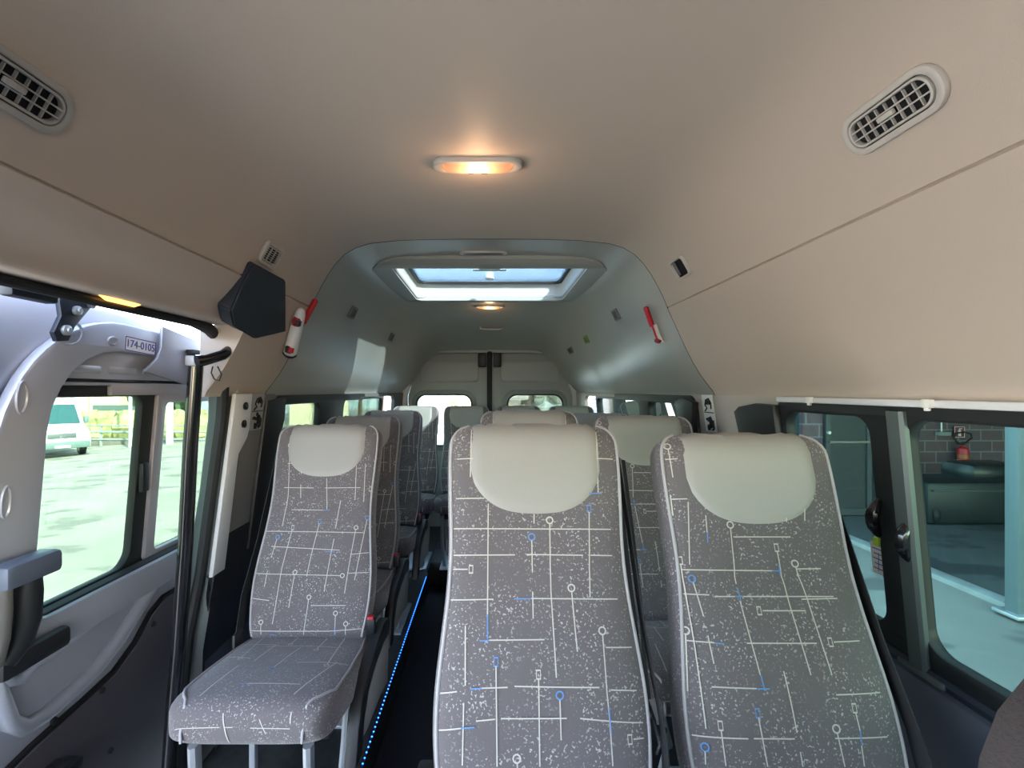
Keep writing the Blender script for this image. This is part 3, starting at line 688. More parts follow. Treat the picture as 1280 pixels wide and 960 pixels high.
# ------------------------------------------------------------------ floors
def fbox(name, x0, x1, y0, y1, z0, z1, m):
    mb = MB(); mb.box(((x0 + x1) / 2, (y0 + y1) / 2, (z0 + z1) / 2), (x1 - x0, y1 - y0, z1 - z0), bev=.004); return struct(mb.build(name, m))
ZF, ZA = -1.20, -1.36
fbox('floor', -.96, .96, -1.15, 4.26, ZA - .05, ZA, M['aisle'])
fbox('floor', -.90, .90, -1.12, .30, ZA, ZA + .006, mat('cab_mat', (.10, .095, .09), .8, var=.1, vscale=20))
fbox('floor', -.93, -.414, 1.02, 4.24, ZA, ZF, M['floor'])
fbox('floor', -.11, .93, .31, 4.24, ZA, ZF, M['floor'])
fbox('floor', -.414, -.11, 3.35, 4.24, ZA, ZF, M['floor'])
ls = MB(); ls.box((-.409, 2.1, ZF + .002), (.010, 2.1, .004))
for k in range(84):
    Y = 1.08 + k * .0240; c = (-.406, Y, ZF + .005); ls.lathe([(0, .003), (.0022, .0022), (.003, 0)], c, n=6, mi=1)
tag(ls.build('led_strip', [M['black'], M['led']], smooth=False), 'thin strip of tiny blue lights along the aisle edge of the left platform', 'light strip')

# ------------------------------------------------------------------ rear wall and doors
YW = 4.20
struct(plate_obj('wall_back', [(-.90, -1.36), (.90, -1.36), (.90, -.02), (.76, .25), (.60, .36), (0, .42), (-.60, .36), (-.76, .25), (-.90, -.02)], [[(-.70, -1.30), (.70, -1.30), (.72, -.05), (.63, .27), (.50, .325), (-.50, .325), (-.63, .27), (-.72, -.05)]], .05, lambda a, b, c: Vector((a, YW + .02 + c, b)), M['liner_rear'], None, bev=.01))
def rear_door(n, sg):
    d = thing('door_%d' % n, None, None, (sg * .36, YW, -1.3), kind='structure')
    fn = lambda o: (lambda a, b, c: Vector((sg * a, YW + .05 + o + c, b)))
    hole = rrect(.145, -.50, .655, -.025, [.05, .05, .09, .09])
    plate_obj('panel', [(.012, -1.30), (.70, -1.30), (.72, -.05), (.63, .27), (.50, .322), (.012, .33)], [hole], .04, fn(0), mat('rear_door_trim', (.36, .38, .36), .5), d, bev=.008)
    plate_obj('recess_panel', rrect(.10, .075, .60, .255, [.03, .03, .05, .03]), [], .018, fn(-.028), mat('rear_door_inset', (.40, .42, .40), .45), d, bev=.006)
    plate_obj('window_frame', rrect(.115, -.53, .685, .003, [.06, .06, .12, .12]), [rrect(.160, -.485, .640, -.040, [.04, .04, .08, .08])], .03, fn(-.02), mat('window_moulding', (.22, .24, .23), .45), d, bev=.006)
    plate_obj('gasket', rrect(.152, -.49, .648, -.032, [.04, .04, .085, .085]), [rrect(.165, -.48, .635, -.045, [.04, .04, .075, .075])], .036, fn(-.02), M['rubber'], d, bev=.003)
    plate_obj('pane', rrect(.15, -.495, .65, -.03, .05), [], .005, fn(.01), M['glass_rear'], d)
    mb = MB(); mb.box((sg * .065 - .0, YW + .005, .265), (.075, .035, .125), bev=.012); mb.build('latch_box', M['black'], d)
    return d
rear_door(2, -1); rear_door(3, 1)
mb = MB(); mb.tube([(0, YW + .005, z) for z in frange(-1.3, .34, 6)], .022, 8); struct(mb.build('trim_9', M['rubber']))

# ------------------------------------------------------------------ cab end of the shell (behind the camera), openings shaped to steer the light
struct(plate_obj('wall_front', [(-.97, -1.40), (.97, -1.40), (.97, 0), (.80, .34), (.60, .56), (0, .61), (-.60, .56), (-.80, .34), (-.97, 0)], [rrect(-.30, -.34, .82, .12, .10)], .04, lambda a, b, c: Vector((a, -1.16 + c, b)), M['black']))
struct(plate_obj('wall_left', [(-1.15, -1.38), (-.10, -1.38), (-.14, .18), (-1.15, .18)], [rrect(-1.10, -.75, -.20, .14, .06)], .05, lambda a, b, c: Vector((-(.94 + c), a, b)), M['pillar_dark']))
# ------------------------------------------------------------------ seats
REC = math.radians(19.5); SR, CR = math.sin(REC), math.cos(REC)
LB, TH = .69, .052
def crom(p, x):
    i = max(1, min(len(p) - 3, next((k for k in range(len(p) - 1) if p[k + 1][0] >= x), len(p) - 3)))
    (x0, a), (x1, b_), (x2, c_), (x3, d) = p[i - 1:i + 3]; t = (x - x1) / (x2 - x1)
    m1 = (c_ - a) / (x2 - x0) * (x2 - x1); m2 = (d - b_) / (x3 - x1) * (x2 - x1)
    return (2 * t ** 3 - 3 * t * t + 1) * b_ + (t ** 3 - 2 * t * t + t) * m1 + (3 * t * t - 2 * t ** 3) * c_ + (t ** 3 - t * t) * m2
def W(s):
    w = crom([(-.1, .17), (0, .177), (.08, .180), (.17, .177), (.25, .1735), (.33, .176), (.41, .184), (.49, .192), (.56, .193), (.63, .186), (.69, .174), (.8, .15)], s); r = .05
    if s < r: w = w - r + math.sqrt(max(0, r * r - (r - s) ** 2))
    return w
def H(s):
    r = .05; h = TH
    if s < r: h = TH * math.sqrt(max(0, 1 - ((r - s) / r) ** 2))
    if s > LB - .03: h = TH * math.sqrt(max(0.02, 1 - ((s - LB + .03) / .03) ** 2))
    return h
NE = 4.0
def bsurf(a, s, side=-1, off=0.0):
    """point of the backrest: a across, s down from the top; side -1 = front"""
    t = min(1, abs(a) / max(1e-6, W(s))); y = H(s) * (max(0, 1 - t ** NE)) ** (1 / NE)
    dish = 0
    if side < 0:
        dish = .008 * math.exp(-((s - .275) / .012) ** 2) * (1 - t ** 4) * .35 + .010 * max(0, 1 - t * t) * math.sin(PI * min(1, s / LB)) - .012 * math.exp(-((s - .46) / .12) ** 2) * (1 - t ** 2)
    y = side * (y - dish * 1) + side * off
    x, yy, z = a, y, -s
    return Vector((x, yy * CR + (-z) * -SR, z * CR + yy * SR * -1 * -1 * -1))
def ribbon(mb, pts, w, f, mi):
    """strip following the surface f(a, s)"""
    P = []
    for (a0, s0), (a1, s1) in zip(pts, pts[1:]):
        n = max(1, int(math.hypot(a1 - a0, s1 - s0) / .012))
        P += [(a0 + (a1 - a0) * i / n, s0 + (s1 - s0) * i / n) for i in range(n)]
    P.append(pts[-1]); rows = []
    for i, (a, s) in enumerate(P):
        a0, s0 = P[max(0, i - 1)]; a1, s1 = P[min(len(P) - 1, i + 1)]; dl = math.hypot(a1 - a0, s1 - s0) or 1
        nx, ny = -(s1 - s0) / dl * w / 2, (a1 - a0) / dl * w / 2
        rows.append([f(a - nx, s - ny), f(a + nx, s + ny)])
    mb.grid(rows, mi)
def key(mb, a, s, f, mi, r=.0058, sq=False, w=.0026):
    n = 4 if sq else 10
    pts = [(a + r * math.cos(2 * PI * k / n + (PI / 4 if sq else 0)) * (.8 if sq else 1), s + r * (1.5 if sq else 1.0) * math.sin(2 * PI * k / n + (PI / 4 if sq else 0))) for k in range(n + 1)]
    rows = []
    for k in range(n + 1):
        x, y = pts[k]; dx, dy = x - a, y - s; l = math.hypot(dx, dy)
        rows.append([f(x - dx / l * w / 2, y - dy / l * w / 2), f(x + dx / l * w / 2, y + dy / l * w / 2)])
    mb.grid(rows, mi)

# pattern in crop pixels of three seats: (points), colour, key
c, b = 1, 2
PAT_C = [([(272, 270), (270, 560)], c, 0), ([(270, 560), (270, 622)], b, 0), ([(228, 72), (225, 200)], c, 0), ([(433, 322), (436, 500), (448, 722)], c, 'o'), ([(386, 366), (388, 450)], c, 'B'),
 ([(536, 292), (538, 515)], c, 'S'), ([(490, 500), (498, 600), (503, 655)], c, 'o'), ([(570, 612), (580, 760), (588, 835)], c, 'o'), ([(588, 835), (597, 955)], c, 0), ([(212, 590), (212, 745)], c, 0), ([(292, 692), (295, 955)], c, 'S'),
 ([(402, 724), (406, 955)], c, 'q'), ([(457, 778), (461, 885)], c, 'B'), ([(388, 500), (389, 570)], c, 0), ([(208, 790), (204, 955)], c, 0), ([(347, 946), (348, 960)], c, 'o'), ([(555, 80), (560, 240)], c, 0), ([(392, 297), (392, 322)], c, 0),
 ([(190, 152), (240, 152)], c, 0), ([(548, 152), (600, 152)], c, 0), ([(187, 256), (262, 256)], c, 0), ([(535, 243), (566, 243)], b, 0), ([(178, 335), (595, 337)], c, 0), ([(172, 405), (342, 404)], c, 0), ([(372, 403), (520, 405)], c, 0), ([(540, 405), (598, 406)], c, 0),
 ([(218, 442), (168, 442)], c, 'q'), ([(155, 523), (285, 520)], c, 0), ([(340, 519), (385, 518)], b, 0), ([(385, 518), (612, 520)], c, 0), ([(250, 628), (275, 626)], b, 0), ([(275, 626), (418, 624)], c, 0), ([(578, 645), (650, 647)], c, 0),
 ([(122, 770), (190, 761)], c, 0), ([(225, 752), (255, 750)], b, 0), ([(255, 750), (322, 747)], c, 0), ([(340, 744), (560, 748)], c, 0), ([(590, 755), (662, 760)], c, 0), ([(118, 868), (200, 857)], c, 0), ([(200, 856), (236, 852)], b, 0), ([(240, 836), (290, 830)], c, 0), ([(305, 828), (475, 827)], c, 0), ([(510, 828), (590, 837)], c, 0), ([(590, 837), (680, 846)], c, 0), ([(652, 887), (682, 887)], c, 'q'), ([(585, 800), (592, 870)], b, 0)]
PAT_R = [([(120, 125), (132, 200)], c, 'o'), ([(127, 245), (124, 300)], c, 0), ([(170, 265), (176, 430)], c, 0), ([(215, 300), (219, 345)], c, 0), ([(219, 345), (220, 372)], b, 0), ([(280, 334), (295, 480)], c, 'o'), ([(297, 490), (305, 525)], b, 0), ([(305, 525), (325, 610), (350, 715)], c, 0), ([(350, 715), (360, 755)], b, 0),
 ([(134, 428), (185, 620), (216, 860)], c, 'q'), ([(185, 476), (210, 565)], c, 'B'), ([(403, 394), (412, 440), (430, 520), (480, 715)], c, 'q'), ([(406, 425), (413, 460)], b, 0), ([(452, 436), (480, 520), (535, 715)], c, 'o'), ([(135, 614), (168, 765)], c, 'o'), ([(220, 615), (234, 688)], c, 0), ([(410, 705), (445, 865)], c, 0),
 ([(345, 825), (372, 955)], c, 'S'), ([(252, 860), (266, 955)], c, 'q'), ([(215, 920), (217, 955)], c, 'B'), ([(597, 812), (610, 860)], c, 'q'), ([(610, 860), (616, 900)], b, 0), ([(616, 900), (625, 955)], c, 0), ([(550, 866), (573, 955)], c, 'o'), ([(455, 915), (463, 955)], c, 0), ([(432, 105), (462, 165), (474, 230), (474, 315)], c, 0), ([(428, 265), (426, 318)], c, 0),
 ([(105, 152), (142, 152)], c, 0), ([(450, 185), (492, 185)], c, 0), ([(130, 257), (168, 257)], c, 0), ([(466, 257), (498, 257)], c, 0), ([(288, 357), (438, 357)], c, 0), ([(100, 343), (140, 343)], c, 0), ([(120, 443), (400, 446)], c, 0), ([(390, 446), (412, 446)], b, 0), ([(455, 441), (518, 440)], c, 0), ([(115, 507), (225, 509)], c, 0), ([(238, 513), (550, 513)], c, 0), ([(290, 513), (312, 513)], b, 0), ([(465, 520), (560, 518)], c, 0),
 ([(362, 550), (475, 550)], c, 'q'), ([(130, 630), (235, 633)], c, 0), ([(235, 634), (260, 636)], b, 0), ([(318, 634), (500, 634)], c, 0), ([(545, 631), (618, 629)], c, 'q'), ([(228, 748), (340, 750)], c, 0), ([(340, 750), (372, 750)], b, 0), ([(545, 766), (672, 764)], c, 0), ([(150, 880), (320, 881)], c, 0), ([(335, 881), (440, 881)], c, 0), ([(545, 880), (690, 880)], c, 0)]
PAT_L = [([(338, 122), (333, 250), (318, 330)], c, 'o'), ([(366, 172), (368, 192)], c, 0), ([(366, 220), (366, 255)], c, 0), ([(434, 203), (434, 285)], c, 0), ([(512, 170), (508, 260)], c, 0), ([(535, 165), (530, 265)], c, 0), ([(470, 262), (458, 335)], c, 0), ([(415, 322), (400, 390), (385, 460)], c, 'S'), ([(345, 338), (320, 440), (293, 585)], c, 'q'), ([(305, 363), (290, 412)], c, 'B'),
 ([(455, 362), (430, 500)], c, 0), ([(510, 338), (482, 505)], c, 'o'), ([(538, 312), (508, 470)], c, 'B'), ([(354, 455), (337, 542)], c, 'o'), ([(281, 445), (272, 488)], c, 0), ([(389, 520), (373, 622)], c, 'o'), ([(262, 586), (260, 622)], c, 'o'), ([(458, 562), (455, 620)], c, 'o'), ([(456, 595), (455, 614)], b, 0), ([(484, 590), (482, 620)], c, 'o'),
 ([(332, 165), (355, 165)], c, 0), ([(322, 228), (400, 229)], c, 0), ([(430, 229), (522, 228)], c, 0), ([(552, 226), (572, 226)], c, 'q'), ([(342, 286), (425, 287)], c, 0), ([(425, 287), (442, 287)], b, 0), ([(245, 342), (530, 346)], c, 0), ([(290, 382), (470, 392)], c, 0), ([(432, 396), (458, 396)], b, 0), ([(498, 403), (552, 398)], c, 0), ([(472, 458), (245, 453)], c, 'o'), ([(490, 452), (552, 450)], c, 0), ([(222, 518), (285, 523)], c, 0), ([(395, 536), (485, 536)], c, 0), ([(225, 603), (440, 603), (545, 598)], c, 0), ([(286, 616), (298, 616)], b, 0)]

def to_seat(px, py, ox, oy, oz):
    """pixel -> (a, s) on the backrest front plane of the seat whose top is at (ox, oy, oz)"""
    o = Vector((ox, oy, oz)); n = Vector((0, -CR, -SR * -1)) ; n = Vector((0, -CR, SR)).normalized()
    p0 = o + n * TH; d = ray(px, py); t = p0.dot(n) / d.dot(n); q = d * t - p0
    return q.x, -(q.dot(Vector((0, SR, CR))))

def build_seat(x, y, z, leg_h, pattern, org, lab, mirror=1, width=1.0, arms=True):
    """passenger seat; (x, y, z) is the top centre of the backrest; the root stands on the floor under it"""
    base = Vector((x, y - .42, z - .69 * CR - .44 - leg_h + .44 - .0))
    base.z = leg_h
    root = thing('passenger_seat', lab, 'seat', base)
    O = Vector((x, y, z))
    BS = lambda a, s, side=-1, off=0.0: O + Vector((a, 0, 0)) + _tilt(a, s, side, off)
    # backrest
    mb = MB(); NS = 84; NT = 48; rows = []
    ss = [LB * k / NS for k in range(NS + 1)]
    ss = sorted(set([0, .0015, .004, .008, .014, .022, .032, .042] + [v for v in ss if v > .05 and v < LB - .03] + [LB - .03, LB - .022, LB - .012, LB - .004, LB]))
    for s in ss:
        row = []
        for k in range(NT):
            th = 2 * PI * k / NT; ca, sa = math.cos(th), math.sin(th)
            t = math.copysign(abs(ca) ** (2 / NE), ca); side = -1 if sa >= 0 else 1
            row.append(BS(t * W(s) * width, s, side))
        rows.append(row)
    mb.grid(rows, 0, closed_u=True); nb = len(mb.v)
    mb.f.append(tuple(range(nb - NT, nb))); mb.m.append(0)
    f = lambda a, s: BS(a, s, -1, .0016)
    if pattern:
        ox0, oy0 = org
        for ip, (pts, col, k) in enumerate(pattern):
            f = lambda a, s, o_=.0015 + .0002 * (ip % 7) + (.0014 if col == 2 else 0): BS(a, s, -1, o_)
            q = [to_seat(ox0 + px / 2.0875, oy0 + py / 2.0875, x, y, z) for px, py in pts]
            q = [(a, min(LB - .02, max(.01, s))) for a, s in q]; q = [(max(-W(s) * .93, min(W(s) * .93, a)), s) for a, s in q]
            ribbon(mb, q, .0021, f, col)
            if k:
                (a0, s0), (a1, s1) = q[0], q[1]; l = math.hypot(a1 - a0, s1 - s0) or 1; r = .0062
                key(mb, a0 - (a1 - a0) / l * r, s0 - (s1 - s0) / l * r, f, 2 if k in 'BS' else 1, r, k in 'qS')
    back = mb.build('backrest', [M['fabric'], M['cream'], M['blue']], root, merge=.00002, auto=50)
    # head pad: leather over the top
    def se(a): return .192 - .0 if abs(a) < .001 else .192 - .110 * (1 - math.sqrt(max(0, 1 - (abs(a) / .1345) ** 2.6)))
    mb = MB(); rows = []; NA = 28; NQ = 26
    for i in range(NQ + 1):
        row = []
        for j in range(NA + 1):
            a = -.133 + .266 * j / NA
            qa = -.10 + (se(a) + .10) * i / NQ
            e = min(1, (j / NA) / .06, (1 - j / NA) / .06, (1 - i / NQ) / .05, (i / NQ) / .05)
            off = .0055 * math.sqrt(max(0, e)) - .001
            s = abs(qa); p_ = BS(a, s, -1 if qa > 0 else 1, off)
            k = max(0, 1 - s / .05); p_ += Vector((0, SR, CR)) * off * k
            row.append(p_)
        rows.append(row)
    mb.grid(rows); pad = mb.build('headrest_pad', M['leather'], back)
    # piping
    for sg in (-1, 1):
        pts = [BS(sg * W(s) * .955, s, -1, .0010) for s in [.012, .02, .03, .04] + frange(.05, LB - .012, 30)]
        pts = [BS(sg * W(.004) * .93, .004, -1, .0005)] + pts
        mb = MB(); mb.tube(pts, .0036, 8); mb.build('piping', M['piping'], back)
    # rear shell
    mb = MB(); rows = [[BS(W(s) * .93 * tt, s, 1, .004) for tt in frange(-1, 1, 10)] for s in frange(.06, LB - .03, 12)]
    mb.grid(rows); mb.build('back_panel', M['back_shell'], back)
    # cushion
    yb = y - LB * SR + .02; zt = z - LB * CR + .012; D = .43; CH = .052
    def cw(v):
        w = lerp([(0, .185), (.1, .198), (.25, .203), (.36, .198), (.43, .188)], v); r = .07
        if v > D - r: w = w - r * .55 * (1 - math.sqrt(max(0, 1 - ((v - D + r) / r) ** 2)))
        return w
    def chh(v):
        r = .045
        return CH * math.sqrt(max(0, 1 - ((v - D + r) / r) ** 2)) ** .7 if v > D - r else CH
    def csurf(a, v, side=1, off=0.0):
        t = min(1, abs(a) / cw(v)); h = chh(v) * max(0, 1 - t ** 5) ** .2
        crown = (.012 * (1 - t * t) * math.sin(PI * min(1, v / D)) if side > 0 else 0)
        lift = .052 * (v / D) ** 1.0 - .02 * max(0, v / D - .8)
        cx = x * 1.0 - math.copysign(.010, x)*0
        return Vector((cx + a, yb - v, zt - CH + lift * (1 if side > 0 else .7 + .3 * (v / D)) + side * (h + off) + crown))
    mb = MB(); rows = []; vs_ = frange(0, D - .045, 14) + [D - .036, D - .027, D - .018, D - .010, D - .004, D - .001, D]
    for v in vs_:
        row = []
        for k in range(NT):
            th = 2 * PI * k / NT; ca, sa = math.cos(th), math.sin(th); t = math.copysign(abs(ca) ** .4, ca)
            row.append(csurf(t * cw(v), v, 1 if sa >= 0 else -1))
        rows.append(row)
    mb.grid(rows, 0, closed_u=True); mb.f.append(tuple(range(NT))[::-1]); mb.m.append(0)
    g = lambda a, v: csurf(a, v, 1, .001)
    CP = [([(-.13, .05), (-.12, .20)], 1, 1), ([(-.02, .03), (-.02, .11)], 1, 1), ([(.07, .06), (.07, .15)], 1, 1), ([(.12, .02), (.13, .24)], 1, 1), ([(-.06, .12), (-.07, .23)], 1, 0), ([(.02, .14), (.0, .27)], 1, 2), ([(.15, .22), (.10, .385)], 1, 0),
          ([(-.10, .25), (-.12, .39)], 1, 0), ([(-.15, .10), (-.05, .12)], 1, 0), ([(-.08, .13), (.12, .13)], 1, 0), ([(-.17, .18), (-.09, .21)], 1, 0), ([(-.03, .345), (.10, .345)], 1, 0), ([(-.05, .345), (-.03, .345)], 2, 0), ([(.05, .24), (.18, .22)], 1, 0)]
    for pts, col, k in CP:
        ribbon(mb, pts, .0024, g, col)
        if k: key(mb, pts[-1][0], pts[-1][1] + .005, g, k, .006, False)
    # front face pattern lines
    def fsurf(a, h):   # on the front face: h from 0 (top) to 1 (bottom)
        v = D; zz = zt - CH + .05 * .9 + (1 - 2 * h) * CH * .72
        tt = (1 - 2 * h) * .72
        # find v for this height
        vv = D - .045 + .045 * math.sqrt(max(0, 1 - abs(tt) ** (2 / .7)))
        return csurf(a, vv, 1 if tt >= 0 else -1, 0) * 1.0 + Vector((0, -.0012, 0))
    for (a0, h0, a1, h1) in ((-.15, .45, -.05, .42), (-.04, .42, -.02, .42), (.02, .44, .11, .46), (-.045, .05, -.030, .95), (.04, .2, .055, .62), (.11, 0.02, .11, .3)):
        n = 12; rows = []
        dx, dy = a1 - a0, (h1 - h0) * .1; l = math.hypot(dx, dy); 
        for i in range(n + 1):
            a = a0 + (a1 - a0) * i / n; h = h0 + (h1 - h0) * i / n
            wx_, wh = dy / l * .0013, dx / l * .0013 / .1
            rows.append([fsurf(a - wx_, h - wh), fsurf(a + wx_, h + wh)])
        mb.grid(rows, 1)
    cush = mb.build('seat_cushion', [M['fabric'], M['cream'], M['blue']], root, merge=.00002, auto=50)
    for sg in (-1, 1):
        pts = [csurf(sg * cw(v) * .93, v, 1, .001) for v in frange(.02, D - .09, 12)]
        pts += [csurf(sg * cw(D - .05) * k, v, 1, .001) for v, k in ((D - .07, .90), (D - .05, .84), (D - .035, .77), (D - .02, .73))]
        pts += [csurf(sg * cw(D - .05) * .715, D, 1, 0) + Vector((0, -.001, -.01)), csurf(sg * cw(D - .05) * .71, D, 1, 0) + Vector((0, -.001, -.030))]
        mb = MB(); mb.tube(pts, .0036, 8); mb.build('piping', M['piping'], cush)
    # frame and legs
    zb = zt - 2 * CH + .015
    mb = MB(); mb.box((x, yb - .17, zb - .012), (.32, .28, .03), bev=.006); mb.build('seat_frame', M['black'], root)
    for sx in (-1, 1):
        mb = MB(); x0 = x + sx * .135
        mb.tube([Vector((x0, yb - .385, zb + .02)), Vector((x0, yb - .375, (zb + leg_h) / 2)), Vector((x0 - sx * .01, yb - .33, leg_h + .006))], .018, 8, flat=.7); mb.build('leg', M['steel'], root)
        mb = MB(); mb.tube([Vector((x0, yb - .06, zb)), Vector((x0, yb - .10, (zb + leg_h) / 2)), Vector((x0 - sx * .01, yb - .12, leg_h + .006))], .016, 8, flat=.7); mb.build('leg', M['steel'], root)
    mb = MB(); mb.box((x, yb - .22, leg_h + .006), (.31, .34, .012), bev=.003); mb.build('foot_rail', M['steel'], root)
    # side arm (dark) and light side panel, on the aisle side
    sx = mirror; xs = x + sx * .211; y0 = yb - .02 - .0; zz = zt
    P = lambda a, b_, c_: Vector((xs + c_, y0 - a, zz + b_))
    arm = [(-.16, .0), (-.13, .030), (-.06, .045), (.02, .03), (.14, .01), (.20, -.03), (.235, -.09), (.262, -.17), (.20, -.18), (.175, -.10), (.13, -.055), (.05, -.03), (-.06, -.02), (-.13, -.03)]
    arm = [(a + .03, b_ - .02) for a, b_ in arm]
    if arms: plate_obj('side_arm', arm, [], .032, P, M['black'], root, bev=.006)
    if arms: plate_obj('side_panel', [(-.13, -.035), (.0, -.045), (.10, -.06), (.19, -.10), (.22, -.17), (.15, -.185), (.0, -.19), (-.11, -.21)], [], .022, P, M['grey_plastic'], root, bev=.005)
    # buckle
    bk = MB(); bk.box((x + sx * .195, yb - .03, zt + .035), (.026, .022, .055), bev=.004); bo = bk.build('belt_buckle', M['black'], root)
    bk = MB(); bk.box((x + sx * .195, yb - .034, zt + .064), (.018, .018, .008), bev=.002); bk.build('release_button', M['red'], bo)
    # recliner hinge
    mb = MB(); mb.lathe([(0, .012), (.022, .012), (.026, 0), (.026, -.02)], (x + sx * .212, yb + .02, zt - .01), axis='X', n=16); mb.build('hinge', M['grey_plastic'], root)
    # belt on the other side
    sx = -mirror if mirror > 0 else 1
    sb = sx if mirror > 0 else 1
    pts = [BS(sb * W(.06) * 1.02, .06, 1, .012), BS(sb * (W(.2) + .014), .20, 1, .0), BS(sb * (W(.35) + .016), .38, 1, -.02), BS(sb * (W(.5) + .014), .55, 1, -.04), BS(sb * (W(.6) + .010), .68, 1, -.05)]
    mb = MB(); rows = []
    for p_ in pts: rows.append([p_ + Vector((-.001, -.022, -.004)), p_ + Vector((.001, .022, .004)), p_ + Vector((.003, .022, .004)), p_ + Vector((.001, -.022, -.004))])
    mb.grid(rows, closed_u=True); belt = mb.build('seat_belt', M['webbing'], root)
    mb = MB(); p_ = pts[-1]; mb.box(p_ + Vector((.004, -.01, -.01)), (.010, .05, .07), bev=.004); mb.build('belt_anchor', M['black'], belt)
    return root

def _tilt(a, s, side, off):
    w = W(s); t = min(1, abs(a) / max(1e-6, w)); y = H(s) * (max(0, 1 - t ** NE)) ** (1 / NE); d = 0
    if side < 0:
        d = .010 * math.exp(-((s - .285) / .010) ** 2) * (1 - t ** 6) * .35 + .008 * (1 - t * t) * math.sin(PI * min(1, s / LB)) - .014 * math.exp(-((s - .47) / .12) ** 2) * (1 - t ** 2)
        d *= min(1, s / .08)
    n = side * (y - d + off)                         # + = towards the back
    # down direction (0,-SR,-CR); back normal (0,CR,-SR)
    return Vector((0, n * CR - s * SR, -n * SR - s * CR))

s_left = build_seat(-.563, 1.73, -.128, ZF, PAT_L, (200, 500), 'single patterned grey seat in the front left, beside the open side door', 1)
s_mid = build_seat(.092, 1.05, -.079, ZF, PAT_C, (480, 500), 'patterned grey double-row seat nearest the aisle, in the right front row', -1)
s_right = build_seat(.530, 1.05, -.099, ZF, PAT_R, (780, 500), 'patterned grey seat beside the right window, in the right front row', -1, arms=False)

def copy_tree(o, parent=None, skip=()):
    c_ = o.copy(); C.objects.link(c_)
    if parent is not None: c_.parent = parent
    for ch in list(o.children):
        if not any(ch.name.startswith(k) for k in skip): copy_tree(ch, c_)
    return c_
def place(src, sx, sy, x, y, label, group, dz=0.0, skip=()):
    r = copy_tree(src, None, skip); r.location = src.location + Vector((x - sx, y - sy, dz)); r['label'] = label; r['group'] = group; return r
GL, GR, GB = 'single seats down the left side behind the first', 'double seats down the right side behind the front pair', 'seats of the rear bench row'
place(s_left, -.563, 1.73, -.594, 2.30, 'grey single seat directly behind the front left seat', GL)
place(s_left, -.563, 1.73, -.59, 2.95, 'grey single seat third along the left side from the door', GL)
for x, lab in ((-.58, 'rear bench seat against the left side, below the left rear window'), (-.18, 'rear bench seat in line with the aisle, left of centre'), (.225, 'rear bench seat just right of the rear door gap'), (.64, 'rear bench seat against the right side of the cabin')):
    place(s_left, -.563, 1.73, x, 3.80, lab, GB, skip=('side_arm', 'side_panel', 'hinge', 'seat_belt', 'belt_buckle'))
place(s_mid, .092, 1.05, .142, 1.77, 'grey seat right behind the aisle seat of the front pair', GR, -.016 * 0)
place(s_right, .530, 1.05, .555, 1.78, 'grey seat behind the front window seat, by the right pillar', GR)
place(s_left, -.563, 1.73, .150, 2.60, 'third-row aisle seat on the right side, mostly hidden behind others', GR, skip=('side_arm', 'side_panel', 'hinge', 'belt_buckle'))
place(s_left, -.563, 1.73, .575, 2.60, 'third-row window seat on the right side behind the belt cover', GR)

# separate long belts in front: black webbing strips beside the two near seats and the left one
def belt(pts, w, label, buckle=None):
    P_ = [at(px, py, Y=Y) for px, py, Y in pts]
    t = thing('seat_belt', label, 'seat belt', P_[-1]); mb = MB(); rows = []
    for p_ in P_: rows.append([p_ + Vector((-w / 2, .006, 0)), p_ + Vector((w / 2, -.006, 0)), p_ + Vector((w / 2, -.0045, 0)), p_ + Vector((-w / 2, .0075, 0))])
    mb.grid(rows, closed_u=True); mb.build('webbing', M['webbing'], t)
    if buckle:
        q = at(*buckle[:2], Y=buckle[2]); mb = MB(); mb.box(q, (.028, .02, .10), 0, Matrix.Rotation(-.25, 3, 'Y'), .006); bo = mb.build('buckle', M['grey_plastic'], t)
        mb = MB(); mb.tube([q + Vector((-.030, -.012, .055)), q + Vector((-.018, -.014, .02)), q + Vector((-.006, -.014, -.03)), q + Vector((-.012, -.014, -.05))], .0045, 8); mb.build('tongue', M['chrome'], bo)
        mb = MB(); mb.box(q + Vector((-.025, 0, -.055)), (.05, .03, .13), 0, Matrix.Rotation(.25, 3, 'Y'), .01); mb.build('stalk', M['black'], t)
    return t
belt([(770, 572, 1.20), (776, 640, 1.15), (786, 730, 1.10), (796, 810, 1.04), (806, 872, 1.0), (812, 905, .99)], .013, 'black belt webbing running down between the two front right seats', (825, 905, .98))
belt([(779, 575, 1.22), (790, 660, 1.17), (800, 750, 1.12), (806, 830, 1.06), (812, 880, 1.02)], .006, 'thin edge-on strip of black belt behind the front pair gap')
belt([(1012, 608, 1.22), (1030, 665, 1.16), (1052, 725, 1.10), (1074, 785, 1.04), (1100, 850, 1.0)], .034, 'black belt webbing running down beside the right window seat')
belt([(352, 560, 1.80), (342, 610, 1.74), (332, 650, 1.70), (322, 700, 1.66)], .018, 'black belt webbing beside the front left seat and its window')

